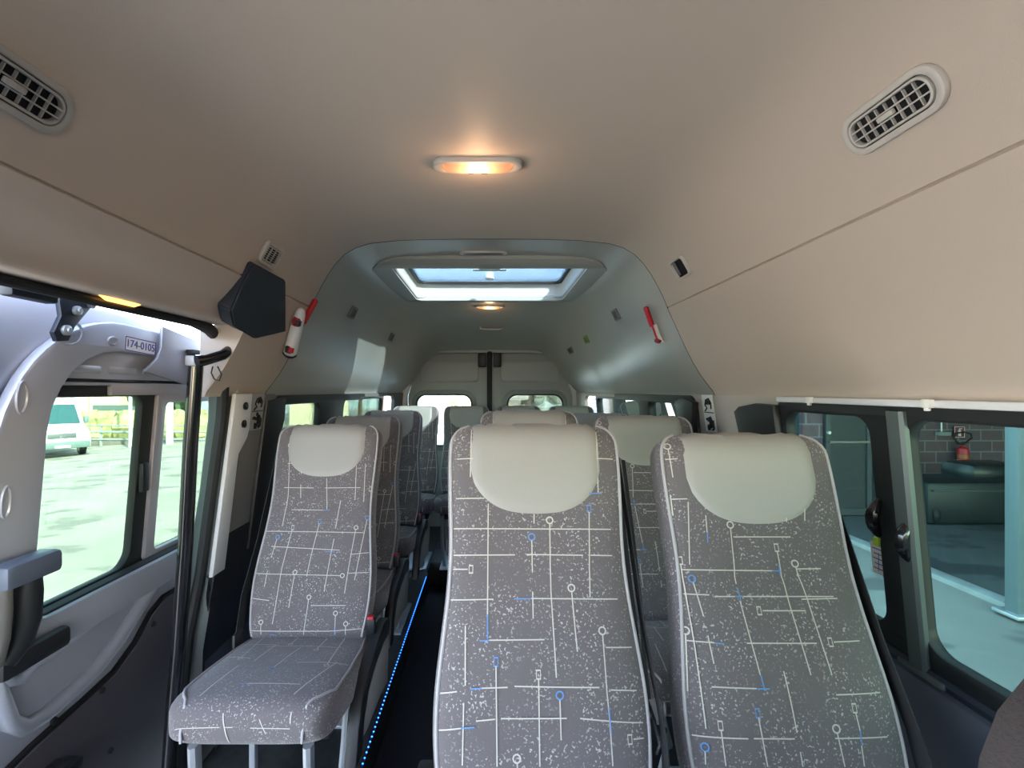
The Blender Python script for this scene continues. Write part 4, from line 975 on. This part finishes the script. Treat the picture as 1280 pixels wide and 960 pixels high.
# cab seat back at the lower right edge
def cab_seat():
    p_ = Vector((.53, .05, -1.2)); t = thing('cab_seat', 'dark brown-black front seat corner at the lower right, stitched edge', 'seat', p_)
    mb = MB(); rows = []; N = 36
    for s in [0, .002, .008, .018, .035, .06] + frange(.09, .60, 14):
        w = .235 - .02 * (s < 0) ; r = .15
        if s < r: w = w - r + math.sqrt(max(0, r * r - (r - s) ** 2))
        h = .065 * (math.sqrt(1 - ((.05 - s) / .05) ** 2) if s < .05 else 1)
        row = []
        for k in range(N):
            th = 2 * PI * k / N; ca, sa = math.cos(th), math.sin(th)
            row.append(Vector((.549 + math.copysign(abs(ca) ** .5, ca) * w, .30 + math.copysign(abs(sa) ** .5, sa) * h - s * .12, -.166 - s)))
        rows.append(row)
    mb.grid(rows, closed_u=True); b_ = mb.build('backrest', M['cab_fabric'], t, merge=.00002, auto=60)
    pts = []
    for s in [.004, .012, .024, .045, .07, .1, .15, .2, .3, .4, .5]:
        w = .235; r = .15
        if s < r: w = w - r + math.sqrt(max(0, r * r - (r - s) ** 2))
        pts.append(Vector((.549 - w * .90, .30 - s * .12 - .0625, -.166 - s + .001)))
    mb = MB()
    for p0_, p1_ in zip(pts, pts[1:]):
        n = max(1, int((p1_ - p0_).length / .006))
        for i in range(n):
            q = p0_.lerp(p1_, i / n); mb.box(q, (.0014, .0014, .002))
    mb.build('stitching', M['thread_grey'], b_, smooth=False)
    mb = MB(); mb.box((.549, -.02, -.85), (.48, .46, .13), bev=.04); mb.build('seat_cushion', M['cab_fabric'], t)
    mb = MB(); mb.box((.549, -.02, -1.05), (.40, .40, .30), bev=.02); mb.build('seat_base', M['black'], t)
    return t
cab_seat()

# ================================================================== OUTSIDE
def gz(x): return -2.0 - .052 * max(0, min(40, -x - 1.5))
def ground_mat(name, c1, c2, stain, sc_=.5, tint=None):
    m = bpy.data.materials.new(name); m.use_nodes = True; nt = m.node_tree; b_ = nt.nodes['Principled BSDF']; b_.inputs['Roughness'].default_value = .85
    tc = nt.nodes.new('ShaderNodeTexCoord'); n = nt.nodes.new('ShaderNodeTexNoise'); n.inputs['Scale'].default_value = sc_; n.inputs['Detail'].default_value = 8; n.inputs['Roughness'].default_value = .6
    r = nt.nodes.new('ShaderNodeValToRGB'); e = r.color_ramp.elements; e[0].position = .32; e[0].color = (*c1, 1); e[1].position = .62; e[1].color = (*c2, 1)
    n2 = nt.nodes.new('ShaderNodeTexNoise'); n2.inputs['Scale'].default_value = .9; n2.inputs['Detail'].default_value = 3
    mp = nt.nodes.new('ShaderNodeMapping'); mp.inputs['Scale'].default_value = (1.0, 1.6, 1)
    r2 = nt.nodes.new('ShaderNodeValToRGB'); r2.color_ramp.elements[0].position = .55; r2.color_ramp.elements[0].color = (0, 0, 0, 1); r2.color_ramp.elements[1].position = .60; r2.color_ramp.elements[1].color = (1, 1, 1, 1)
    mx = nt.nodes.new('ShaderNodeMix'); mx.data_type = 'RGBA'; mx.inputs['B'].default_value = (*stain, 1)
    nt.links.new(tc.outputs['Object'], n.inputs['Vector']); nt.links.new(n.outputs['Fac'], r.inputs['Fac']); nt.links.new(tc.outputs['Object'], mp.inputs[0]); nt.links.new(mp.outputs[0], n2.inputs['Vector']); nt.links.new(n2.outputs['Fac'], r2.inputs['Fac'])
    nt.links.new(r.outputs['Color'], mx.inputs['A']); nt.links.new(r2.outputs['Color'], mx.inputs['Factor']); nt.links.new(mx.outputs['Result'], b_.inputs['Base Color'])
    return m
xs = [-70, -41.5, -30, -20, -12, -6, -3, -1.5, 0, 4.8]
mb = MB(); mb.grid([[Vector((x, Y, gz(x))) for x in xs] for Y in (-25, -10, 0, 5, 10, 20, 35, 80)])
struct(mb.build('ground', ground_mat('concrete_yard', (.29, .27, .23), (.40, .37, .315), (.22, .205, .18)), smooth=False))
mb = MB(); mb.box((10.9, 2, -2.0), (12.2, 40, .06)); struct(mb.build('ground', ground_mat('covered_concrete', (.085, .09, .085), (.12, .125, .12), (.06, .06, .06)), smooth=False))  # concrete colour lowered to deepen the shade under the roof
mb = MB(); mb.box((4.80, 2, -1.985), (.16, 40, .07), bev=.01); struct(mb.build('kerb', mat('kerb_concrete', (.42, .42, .40), .8, var=.15)))

# covered building on the right
def brick(name, c1, c2, mortar, scale):
    m = bpy.data.materials.new(name); m.use_nodes = True; nt = m.node_tree; b_ = nt.nodes['Principled BSDF']; b_.inputs['Roughness'].default_value = .85
    tc = nt.nodes.new('ShaderNodeTexCoord'); mp = nt.nodes.new('ShaderNodeMapping'); mp.inputs['Rotation'].default_value = (PI / 2, 0, 0)
    br_ = nt.nodes.new('ShaderNodeTexBrick'); br_.inputs['Color1'].default_value = (*c1, 1); br_.inputs['Color2'].default_value = (*c2, 1); br_.inputs['Mortar'].default_value = (*mortar, 1)
    br_.inputs['Scale'].default_value = 1; br_.inputs['Brick Width'].default_value = .42; br_.inputs['Row Height'].default_value = .205; br_.inputs['Mortar Size'].default_value = .012; br_.inputs['Bias'].default_value = -.1
    nt.links.new(tc.outputs['Object'], mp.inputs[0]); nt.links.new(mp.outputs[0], br_.inputs['Vector']); nt.links.new(br_.outputs['Color'], b_.inputs['Base Color'])
    return m
BM = brick('pink_block_wall', (.17, .095, .10), (.125, .085, .10), (.25, .22, .22), 1)
bl = thing('covered_building', 'pink block-walled building with dark bay under a deep roof, seen through right windows', 'building', (9, 9, -1.97))
xa = at(1133, 500, Y=9).x
def bbox(name, x0, x1, y0, y1, z0, z1, m, par): mb = MB(); mb.box(((x0 + x1) / 2, (y0 + y1) / 2, (z0 + z1) / 2), (x1 - x0, y1 - y0, z1 - z0)); return mb.build(name, m, par, smooth=False)
bbox('block_wall', xa, 17, 9.0, 9.3, -1.97, 2.0, BM, bl)
x1 = at(1004, 500, Y=7.6).x; x2 = at(1030, 500, Y=7.6).x
bbox('block_pier', x1, x2 - .02, 7.6, 7.9, -1.97, 2.0, BM, bl)
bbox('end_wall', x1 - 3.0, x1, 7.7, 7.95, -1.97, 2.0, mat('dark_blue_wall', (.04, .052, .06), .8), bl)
bbox('roof_slab', 4.5, 17, -10, 16, 1.9, 4.5, mat('fascia', (.42, .42, .42), .8), bl)  # unseen canopy roof, made tall and long to keep sun off the windows
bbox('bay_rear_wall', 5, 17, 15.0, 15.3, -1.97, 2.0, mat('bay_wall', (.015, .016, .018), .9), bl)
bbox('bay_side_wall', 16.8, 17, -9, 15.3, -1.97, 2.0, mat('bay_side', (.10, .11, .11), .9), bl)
# roller shutter visible through the rear side window
sh = thing('roller_shutter', 'closed slatted grey metal shutter on the yard building, seen through the right rear window', 'shutter', (5.2, 11.5, -1.97))
mb = MB()
rows = []
z = -1.95
while z < 1.9:
    rows += [[Vector((x, 11.0 - .03, z)) for x in (2.2, 5.6)], [Vector((x, 11.0, z + .03)) for x in (2.2, 5.6)], [Vector((x, 11.0 - .03, z + .06)) for x in (2.2, 5.6)]]; z += .085
mb.grid(rows); mb.build('slats', mat('shutter_metal', (.62, .66, .68), .5, metal=.2), sh, smooth=False)
for x in (2.15, 5.65):
    bbox('guide_rail', x - .06, x + .06, 10.92, 11.04, -1.97, 1.95, mat('shutter_guide', (.3, .32, .33), .5), sh)
bbox('housing', 2.0, 5.8, 10.9, 11.2, 1.9, 2.3, mat('shutter_housing', (.5, .52, .53), .5), sh)
# steel column
cx_ = at(1271, 600, x=4.62)
cl = thing('steel_column', 'pale teal steel column at the roof edge, at the edge of the right window', 'column', (4.62, cx_.y, -1.97))
mb = MB(); mb.box((4.62, cx_.y, -.03), (.10, .11, 3.86), bev=.006); mb.build('shaft', mat('column_paint', (.17, .21, .22), .5), cl)
mb = MB(); mb.box((4.62, cx_.y, -1.955), (.22, .22, .03), bev=.004); mb.build('base_plate', M['steel'], cl)
# door leaf in the bay
dr = thing('steel_gate', 'dark teal steel gate leaf with crossbar standing beside the block pier', 'gate', (x2 + .4, 7.55, -1.95))
xd0, xd1 = at(1031, 600, Y=7.55).x, at(1088, 600, Y=7.55).x
GM = mat('gate_paint', (.028, .036, .040), .5)
bbox('leaf', xd0, xd1, 7.55, 7.59, -1.95, .25, GM, dr)
for nm, a_, b_, c_, d_ in (('stile', xd0, xd0 + .07, -1.95, .25), ('stile', xd1 - .07, xd1, -1.95, .25), ('rail', xd0, xd1, -1.95, -1.85), ('rail', xd0, xd1, .15, .25)):
    bbox(nm, a_, b_, 7.52, 7.56, c_, d_, mat('gate_frame', (.05, .06, .065), .45), dr)
bbox('push_bar', xd0 + .03, xd1 + .02, 7.47, 7.50, -.82, -.79, mat('bar_metal', (.20, .17, .17), .4, metal=.4), dr)
mb = MB(); mb.lathe([(0, -.04), (.025, -.04), (.025, 0)], (xd0 + .03, 7.52, -.66), axis='Y', n=12); mb.build('lock', M['steel'], dr)
bbox('pale_band', xd1 + .05, xa + .3, 14.2, 14.4, -1.97, -1.55, mat('bay_step', (.2, .2, .18), .8), bl)
mb = MB(); q = at(1097, 560, Y=13.5); mb.lathe([(0, -.03), (.04, -.02), (.05, .0), (.04, .02), (0, .03)], q, axis='Y', n=12)
bb = mb.build('bulkhead_lamp', mat('distant_lamp', (1, 1, .95), .5, emit=(.9, 1, .95), estr=3)); tag(bb, 'tiny lit lamp deep inside the dark bay', 'lamp')
# fire extinguisher, sign, bracket
YE = 8.93; q = at(1204, 572, Y=YE - .1)
fe = thing('fire_extinguisher', 'red fire extinguisher hanging on the pink block wall outside the right window', 'fire extinguisher', (q.x, q.y, q.z - .22))
mb = MB(); mb.lathe([(0, -.21), (.075, -.152), (.085, -.18), (.085, .12), (.075, .165), (.04, .195), (.022, .205), (.022, .23), (0, .23)], q, n=24); mb.build('cylinder', M['red'], fe)
mb = MB(); mb.lathe([(.0865, -.005), (.0865, .055)], q, n=24); mb.build('orange_label', mat('orange_paper', (.40, .17, .04), .6), fe)
mb = MB(); mb.lathe([(.0866, -.12), (.0866, -.04)], q, n=24); mb.build('white_label', M['sticker'], fe)
mb = MB(); mb.box(q + Vector((.0, 0, .25)), (.05, .05, .05), bev=.01); mb.box(q + Vector((.06, 0, .275)), (.12, .02, .02), bev=.004); mb.build('valve', M['black'], fe)
mb = MB(); mb.tube([q + Vector(v_) for v_ in ((-.02, 0, .24), (-.10, 0, .27), (-.17, 0, .36), (-.14, 0, .45), (.02, 0, .47), (.14, 0, .44), (.16, 0, .36), (.04, 0, .27))], .014, 8); mb.build('hose', M['rubber'], fe)
q2 = at(1199, 540, Y=YE)
sg_ = thing('extinguisher_sign', 'small square red sign with white extinguisher symbol above the hanging extinguisher', 'sign', q2)
mb = MB(); mb.box(q2, (.19, .012, .20), bev=.002); mb.build('panel', mat('sign_red', (.30, .03, .05), .5), sg_)
mb = MB(); mb.box(q2 + Vector((0, -.009, -.02)), (.05, .004, .11), bev=.001); mb.box(q2 + Vector((0, -.009, .05)), (.022, .004, .03)); mb.box(q2 + Vector((.02, -.009, .062)), (.05, .004, .012)); mb.build('symbol', M['sticker'], sg_)
plate_obj('border', rrect(-.095, -.10, .095, .10, .002), [rrect(-.087, -.092, .087, .092, .002)], .004, lambda a, b_, c_: q2 + Vector((a, -.009 + c_, b_)), M['sticker'], sg_)
q3 = at(1179, 542, Y=YE)
wb = thing('wall_bracket', 'pale wall box on a thin conduit, left of the extinguisher sign', 'bracket', q3)
mb = MB(); mb.box(q3, (.22, .10, .07), bev=.01); mb.build('box', mat('pale_green_box', (.30, .33, .30), .5), wb)
mb = MB(); mb.tube([q3 + Vector((-.03, 0, .03)), q3 + Vector((-.04, 0, .75)), q3 + Vector((-.04, 0, 1.6))], .013, 8); mb.build('conduit', M['steel'], wb)
# dark covered heap: stacked dark crates / machine
ml = thing('covered_machine', 'dark low machine standing against the block wall under the extinguisher', 'machine', (8.0, 7.4, -1.97))
xm0, xm1 = at(1168, 620, Y=6.9).x, at(1275, 620, Y=6.9).x
mb = MB(); mb.box(((xm0 + xm1) / 2 + .3, 7.4, -1.65), (xm1 - xm0 + .6, .8, .62), bev=.06); mb.build('body', mat('machine_paint', (.012, .018, .02), .45), ml)
mb = MB(); mb.box(((xm0 + xm1) / 2 + .80, 7.6, -1.28), (xm1 - xm0 - .35, .6, .30), bev=.10); mb.build('hood', mat('machine_hood', (.016, .02, .02), .35), ml)
mb = MB(); mb.box(((xm0 + xm1) / 2 + .3, 6.98, -1.46), (xm1 - xm0 + .5, .03, .03), bev=.005); mb.build('trim_bar', mat('machine_trim', (.05, .06, .06), .4), ml)
for dx in (-.5, .8):
    mb = MB(); mb.lathe([(0, -.06), (.13, -.05), (.15, 0), (.13, .05), (0, .06)], ((xm0 + xm1) / 2 + dx, 7.1, -1.82), axis='X', n=18); mb.build('wheel', M['rubber'], ml)

# ---- left yard: van, fence, hedge, buildings, trees
def van():
    base = at(56, 569, Y=20); X0 = base.x; gz0 = gz(X0)
    # front faces +x slightly; body runs to -x.  local l = length back from nose, w = across (Y), h = height
    ang = math.radians(38)
    dl = Vector((-math.cos(ang), math.sin(ang), 0)); dw = Vector((math.sin(ang), math.cos(ang), 0))
    O = Vector((X0 - .2, 19.6, gz0)); fn = lambda l, w, h: O + dl * l + dw * w + Vector((0, 0, h))
    t = thing('white_van', 'white panel van parked in the sunny yard, seen through the side door window', 'van', fn(2.5, .9, 0))
    prof = [(0, .45), (-.02, .62), (.0, .80), (.10, 1.05), (.30, 1.17), (.85, 1.32), (1.02, 1.36), (1.45, 1.90), (1.75, 2.28), (2.0, 2.42), (2.6, 2.50), (5.6, 2.50), (5.75, 2.40), (5.8, .45)]
    WW = 1.95; mb = MB(); rows = []
    def half(h): return lerp([(.4, .96), (.9, .975), (1.3, .96), (2.5, .82)], h)
    for u in (-1, -.97, -.85, -.4, 0, .4, .85, .97, 1):
        k = 0 if abs(u) < .98 else .02
        rows.append([fn(l + .18 * max(0, abs(u) - .4) ** 1.5 * (1 if l < 1.2 else 0), WW / 2 + u * half(h), h - k) for l, h in prof])
    mb.grid(rows)
    n = len(prof); a0 = len(mb.v); mb.f.append(tuple(range(n))); mb.m.append(0); mb.f.append(tuple(range(a0 - n, a0))); mb.m.append(0)
    mb.build('body', mat('van_white', (.80, .82, .83), .3, coat=.4), t)
    gp = mat('van_glass', (.03, .09, .10), .08, coat=.5); gr = mat('van_grey_plastic', (.12, .17, .17), .5)
    mb = MB(); rows = []
    for u in frange(-.86, .86, 6): rows.append([fn(l - .02, WW / 2 + u * half(h) , h + .012) for l, h in ((1.06, 1.40), (1.45, 1.90), (1.72, 2.24))])
    mb.grid(rows); mb.build('windshield', gp, t)
    mb = MB(); s_ = -1
    mb.add([fn(l, WW / 2 + s_ * (half(h) + .012), h) for l, h in ((1.30, 1.34), (1.66, 1.92), (1.95, 2.0), (2.25, 2.0), (2.25, 1.30))], [(0, 1, 2, 3, 4)]); mb.build('side_window', gp, t)
    mb = MB(); mb.box(fn(-.02, WW / 2, .56), (.16, 1.86, .30), 0, Matrix.Rotation(-ang, 3, 'Z'), .05); mb.build('bumper', gr, t)
    mb = MB(); mb.box(fn(.02, WW / 2, .95), (.10, .95, .22), 0, Matrix.Rotation(-ang, 3, 'Z'), .03); mb.build('grille', mat('grille_dark', (.10, .11, .12), .4), t)
    mb = MB(); Rz = Matrix.Rotation(-ang, 3, 'Z'); c0 = fn(-.045, WW / 2, .95)
    mb.tube([c0 + Rz @ Vector((0, .085 * math.cos(a), .085 * math.sin(a))) for a in [2 * PI * k / 16 for k in range(17)]], .012, 6, caps=False)
    for a in (PI / 2, PI / 2 + 2 * PI / 3, PI / 2 + 4 * PI / 3): mb.tube([c0, c0 + Rz @ Vector((0, .085 * math.cos(a), .085 * math.sin(a)))], .011, 6)
    mb.build('emblem', M['chrome'], t)
    for u in (-1, 1):
        mb = MB(); mb.box(fn(.12, WW / 2 + u * .78, .98), (.20, .30, .26), 0, Rz, .05); mb.build('headlight', mat('headlight_glass', (.6, .66, .66), .15), t)
        mb = MB(); mb.box(fn(1.55, WW / 2 + u * 1.12, 1.55), (.16, .18, .32), 0, Rz, .04); mb.build('mirror', gr, t)
    mb = MB(); mb.box(fn(-.11, WW / 2, .50), (.02, .50, .11), 0, Rz, .004); mb.build('number_plate', M['sticker'], t)
    for l in (1.05, 4.6):
        for u in (-1, 1):
            R_ = Rz @ Matrix.Rotation(PI / 2, 3, 'X')
            mb = MB(); mb.lathe([(.0, -.10), (.20, -.10), (.22, -.12), (.33, -.11), (.35, -.06), (.35, .06), (.33, .11), (.22, .12), (.0, .10)], fn(l, WW / 2 + u * .86, .35), n=24, R=R_); wh = mb.build('wheel', M['rubber'], t)
            mb = MB(); mb.lathe([(0, -.125), (.10, -.13), (.19, -.115), (.2, .115), (.10, .13), (0, .125)], fn(l, WW / 2 + u * .86, .35), n=20, R=R_); mb.build('hub', M['steel'], wh)
            mb = MB(); mb.tube([fn(l + .43 * math.cos(a), WW / 2 + u * .97, .38 + .43 * math.sin(a)) for a in frange(0, PI, 12)], .03, 6); mb.build('wheel_arch', gr, t)
    return t
van()

YFN = 26.0
def fpt(px, z, Y=YFN): p_ = at(px, 540, Y=Y); return Vector((p_.x, Y, z))
gF = gz(-21)
fe_ = thing('yard_fence', 'low metal rail barrier along the far side of the sunny yard', 'fence', (-20, YFN, gF))
for zz, r_ in ((gF + .35, .05), (gF + .75, .06), (gF + 1.1, .035)):
    mb = MB(); mb.tube([Vector((-32, YFN, zz)), Vector((-8, YFN, zz + .02)), Vector((3, YFN, zz + .3))], r_, 8); mb.build('rail', mat('rail_paint', (.30, .36, .33), .5), fe_)
for k in range(13):
    mb = MB(); mb.box((-31.5 + k * 2.6, YFN + .06, gF + .55 + .0), (.09, .09, 1.2)); mb.build('post', mat('post_paint', (.34, .38, .36), .5), fe_)
mb = MB(); mb.box((-14.5, YFN + .6, gF + .16), (36, .25, .42), bev=.03); kb = mb.build('kerb_wall', mat('low_wall', (.24, .22, .20), .8)); tag(kb, 'low dark wall running behind the rail barrier', 'wall')

def foliage_mat(name, c1, c2):
    return mat(name, tuple((a + b_) / 2 for a, b_ in zip(c1, c2)), .9, var=.45, vscale=2.5)
def leafball(mb, c_, r, n=14, k=0.28, seed=0):
    rnd = random.Random(seed); rows = []; c_ = Vector(c_)
    for i in range(n // 2 + 1):
        th = PI * i / (n // 2); row = []
        for j in range(n):
            ph = 2 * PI * j / n; rr = 1 + k * (rnd.random() - .5) * 2 if 0 < i < n // 2 else 1
            row.append(c_ + Vector((r[0] * rr * math.sin(th) * math.cos(ph), r[1] * rr * math.sin(th) * math.sin(ph), r[2] * rr * math.cos(th))))
        rows.append(row)
    mb.grid(rows, closed_u=True)
def tree(x, Y, h, r, label, m, group='trees beyond the yard'):
    g0 = gz(x) if x < 0 else -2.0; t = thing('tree', label, 'tree', (x, Y, g0), group)
    mb = MB(); mb.tube([(x, Y, g0 - .1), (x + .1, Y, g0 + h * .3), (x, Y, g0 + h * .6)], [.22, .16, .10], 8); mb.build('trunk', mat('bark', (.10, .07, .05), .9, var=.2), t)
    mb = MB(); rnd = random.Random(int(x * 31 + Y))
    for k in range(9):
        a = rnd.random() * 2 * PI; q_ = rnd.random() * r * .6
        leafball(mb, (x + q_ * math.cos(a), Y + q_ * math.sin(a), g0 + h * (.45 + .4 * rnd.random())), (r * .62, r * .62, r * .55), 14, .3, k)
    mb.build('crown', m, t)
    return t
FG = foliage_mat('sunny_leaves', (.18, .24, .11), (.26, .32, .16)); FD = foliage_mat('deep_green_leaves', (.08, .13, .07), (.13, .19, .10))
mb = MB()
for k in range(24): leafball(mb, (-33 + k * .75, 29 + (k % 3) * .3, gz(-20) + .75), (.8, .7, .95), 12, .3, k)
hg = mb.build('hedge', foliage_mat('yellow_green_hedge', (.30, .31, .13), (.42, .40, .20))); hg['kind'] = 'stuff'; tag(hg, 'sunlit yellow-green hedge behind the rail barrier', 'hedge')
def building(label, x0, x1, Y0, Y1, h, m, roofm, wins=(), flat=False):
    g0 = gz((x0 + x1) / 2) - .3; t = thing('building', label, 'building', ((x0 + x1) / 2, (Y0 + Y1) / 2, g0))
    bbox('walls', x0, x1, Y0, Y1, g0, g0 + h, m, t)
    mb = MB(); ym = (Y0 + Y1) / 2; rise = .25 if flat else 1.6
    vs = [(x0 - .3, Y0 - .3, g0 + h), (x1 + .3, Y0 - .3, g0 + h), (x1 + .3, Y1 + .3, g0 + h), (x0 - .3, Y1 + .3, g0 + h), (x0 - .3, ym, g0 + h + rise), (x1 + .3, ym, g0 + h + rise)]
    mb.add(vs, [(0, 1, 5, 4), (2, 3, 4, 5), (0, 4, 3), (1, 2, 5), (0, 3, 2, 1)]); mb.build('roof', roofm, t, smooth=False)
    for wx0, wz0, ww, wh in wins:
        wn = bbox('window', wx0, wx0 + ww, Y0 - .04, Y0 + .02, g0 + wz0, g0 + wz0 + wh, mat('far_window', (.10, .14, .14), .3), t)
    return t
WH = mat('white_render', (.80, .80, .76), .9); YE_ = mat('yellow_render', (.78, .66, .34), .9); TR = mat('roof_tiles', (.42, .40, .38), .9)
xw = at(112, 520, Y=42).x; xv = at(150, 520, Y=42).x
xw -= .9
building('long white warehouse with plain walls beyond the yard', -52, xw, 42, 50, 6.5, WH, TR, [(-44, 1.2, 2, 1.2)], True)
building('pale yellow building beside the white warehouse beyond the hedge', xw + .9, xv, 42, 50, 6.2, YE_, TR, [(xw + 1.2, 2.2, 5.5, .5)], True)
c0 = at(362, 530, Y=30).x; c1 = at(400, 530, Y=30).x
building('low cream shed with a grey roof seen over the front left seat', c0, c1 + .6, 30, 34, 2.45, mat('cream_render', (.80, .70, .50), .9), mat('pale_roof', (.62, .66, .68), .7), [], True)
p_ = at(163, 520, Y=24)
lp = thing('lamp_post', 'thin pale lamp post standing in the yard beyond the side door window', 'lamp post', (p_.x, 24, gz(p_.x)))
mb = MB(); mb.tube([(p_.x, 24, gz(p_.x)), (p_.x, 24, 2.5), (p_.x, 24, 4.6)], [.09, .07, .05], 10); mb.build('post', M['steel'], lp)
mb = MB(); mb.box((p_.x + .4, 24, 4.62), (.9, .25, .12), bev=.03); mb.build('lamp_head', M['steel'], lp)
p_ = at(212, 520, Y=25)
lp = thing('sign_post', 'white post carrying a pale panel beside the hedge', 'post', (p_.x, 25, gz(p_.x)))
mb = MB(); mb.tube([(p_.x, 25, gz(p_.x)), (p_.x, 25, 1.5)], .16, 10); mb.build('post', mat('post_white', (.8, .82, .8), .6), lp)
mb = MB(); mb.box((p_.x, 24.8, 2.0), (.9, .12, 1.0), bev=.03); mb.build('panel', mat('panel_white', (.8, .82, .8), .6), lp)
for i, (px, Y, h, r, m_, lab) in enumerate([(196, 36, 6.5, 2.6, FG, 'bushy light green tree just right of the yellow building'), (182, 33, 5.0, 1.8, FD, 'darker green tree behind the thin lamp post'), (232, 34, 6, 2.4, FD, 'green tree behind the sliding door rear pane'),
        (300, 38, 8, 3.6, FG, 'light green tree behind the left pillar'), (350, 40, 8, 3.4, FG, 'light green tree above the low cream shed'), (385, 42, 9, 3.6, FG, 'tall light green tree rising behind the cream shed'), (418, 40, 8, 3.2, FG, 'light green tree between the two left side panes'), (450, 38, 8, 3.4, FG, 'light green tree filling the second left side window'), (480, 42, 8, 3.2, FD, 'darker tree at the rear end of the left windows')]):
    k9 = 9 * (i % 3) if i > 2 else 0; Y += k9; tree(at(px, 500, Y=Y).x, Y, h * Y / (Y - k9), r * .8, lab, m_)
# hills and hedges behind the rear doors
mb = MB(); rows = [[], [], []]
for k in range(25):
    x = -60 + k * 5; hh = 3.5 + 2.5 * math.sin(k * .7) + 1.5 * math.sin(k * 1.9)
    rows[0].append(Vector((x, 85, -6))); rows[1].append(Vector((x, 92, -1 + hh * .6))); rows[2].append(Vector((x, 105, -1 + hh)))
mb.grid(rows); hl = mb.build('hills', mat('hazy_hills', (.26, .32, .34), .95, var=.2, vscale=.1)); struct(hl)
for i, (px, Y, h, r, m_, lab) in enumerate([(640, 16, 2.3, 1.0, mat('brown_leaves', (.26, .20, .13), .9, var=.5, vscale=3), 'brown shrub seen low through the right rear door window'), (668, 18, 2.7, 1.1, mat('dry_leaves', (.42, .34, .16), .9, var=.5, vscale=3), 'dry yellowish shrub in the middle of the right rear door window'), (697, 16, 2.5, .9, mat('olive_leaves', (.26, .25, .16), .9, var=.5, vscale=3), 'olive shrub at the right end of the rear door window'), (585, 22, 2.6, 1.0, mat('pale_dry', (.60, .50, .34), .9, var=.4, vscale=3), 'pale dry shrub through the left rear door window')]):
    t_ = tree(at(px, 500, Y=Y).x, Y, h, r, lab, m_, 'shrubs behind the vehicle')
    t_['category'] = 'shrub'

# ------------------------------------------------------------------ light
SD = Vector((-.55, .60, -.58)).normalized()
sl = bpy.data.lights.new('sun', 'SUN'); sl.energy = 3.6; sl.angle = math.radians(.6); sl.color = (1, .95, .86)
so = bpy.data.objects.new('sun', sl); C.objects.link(so); so.rotation_euler = SD.to_track_quat('-Z', 'Y').to_euler(); so.location = (0, 0, 20)
w = bpy.data.worlds.new('world'); sc.world = w; w.use_nodes = True; nt = w.node_tree
sky = nt.nodes.new('ShaderNodeTexSky'); sky.sky_type = 'NISHITA'; sky.sun_disc = False; sky.sun_elevation = math.asin(.58); sky.sun_rotation = math.atan2(.55, -.60)
sky.air_density = 1.0; sky.dust_density = 1.0; sky.ozone_density = 1.5
hs = nt.nodes.new('ShaderNodeHueSaturation'); hs.inputs['Saturation'].default_value = .80; nt.links.new(sky.outputs[0], hs.inputs['Color']); nt.links.new(hs.outputs[0], nt.nodes['Background'].inputs[0]); nt.nodes['Background'].inputs['Strength'].default_value = .22

sc.cycles.use_denoising = True
try: sc.cycles.denoiser = 'OPENIMAGEDENOISE'
except Exception: pass
sc.cycles.max_bounces = 12; sc.cycles.diffuse_bounces = 6; sc.cycles.glossy_bounces = 4; sc.cycles.transmission_bounces = 6; sc.cycles.transparent_max_bounces = 16
sc.cycles.sample_clamp_indirect = 6; sc.cycles.caustics_reflective = False; sc.cycles.caustics_refractive = False
vs_ = sc.view_settings; vs_.view_transform = 'Standard'; vs_.look = 'None'; vs_.gamma = 1; vs_.use_curve_mapping = False; vs_.exposure = 3.6
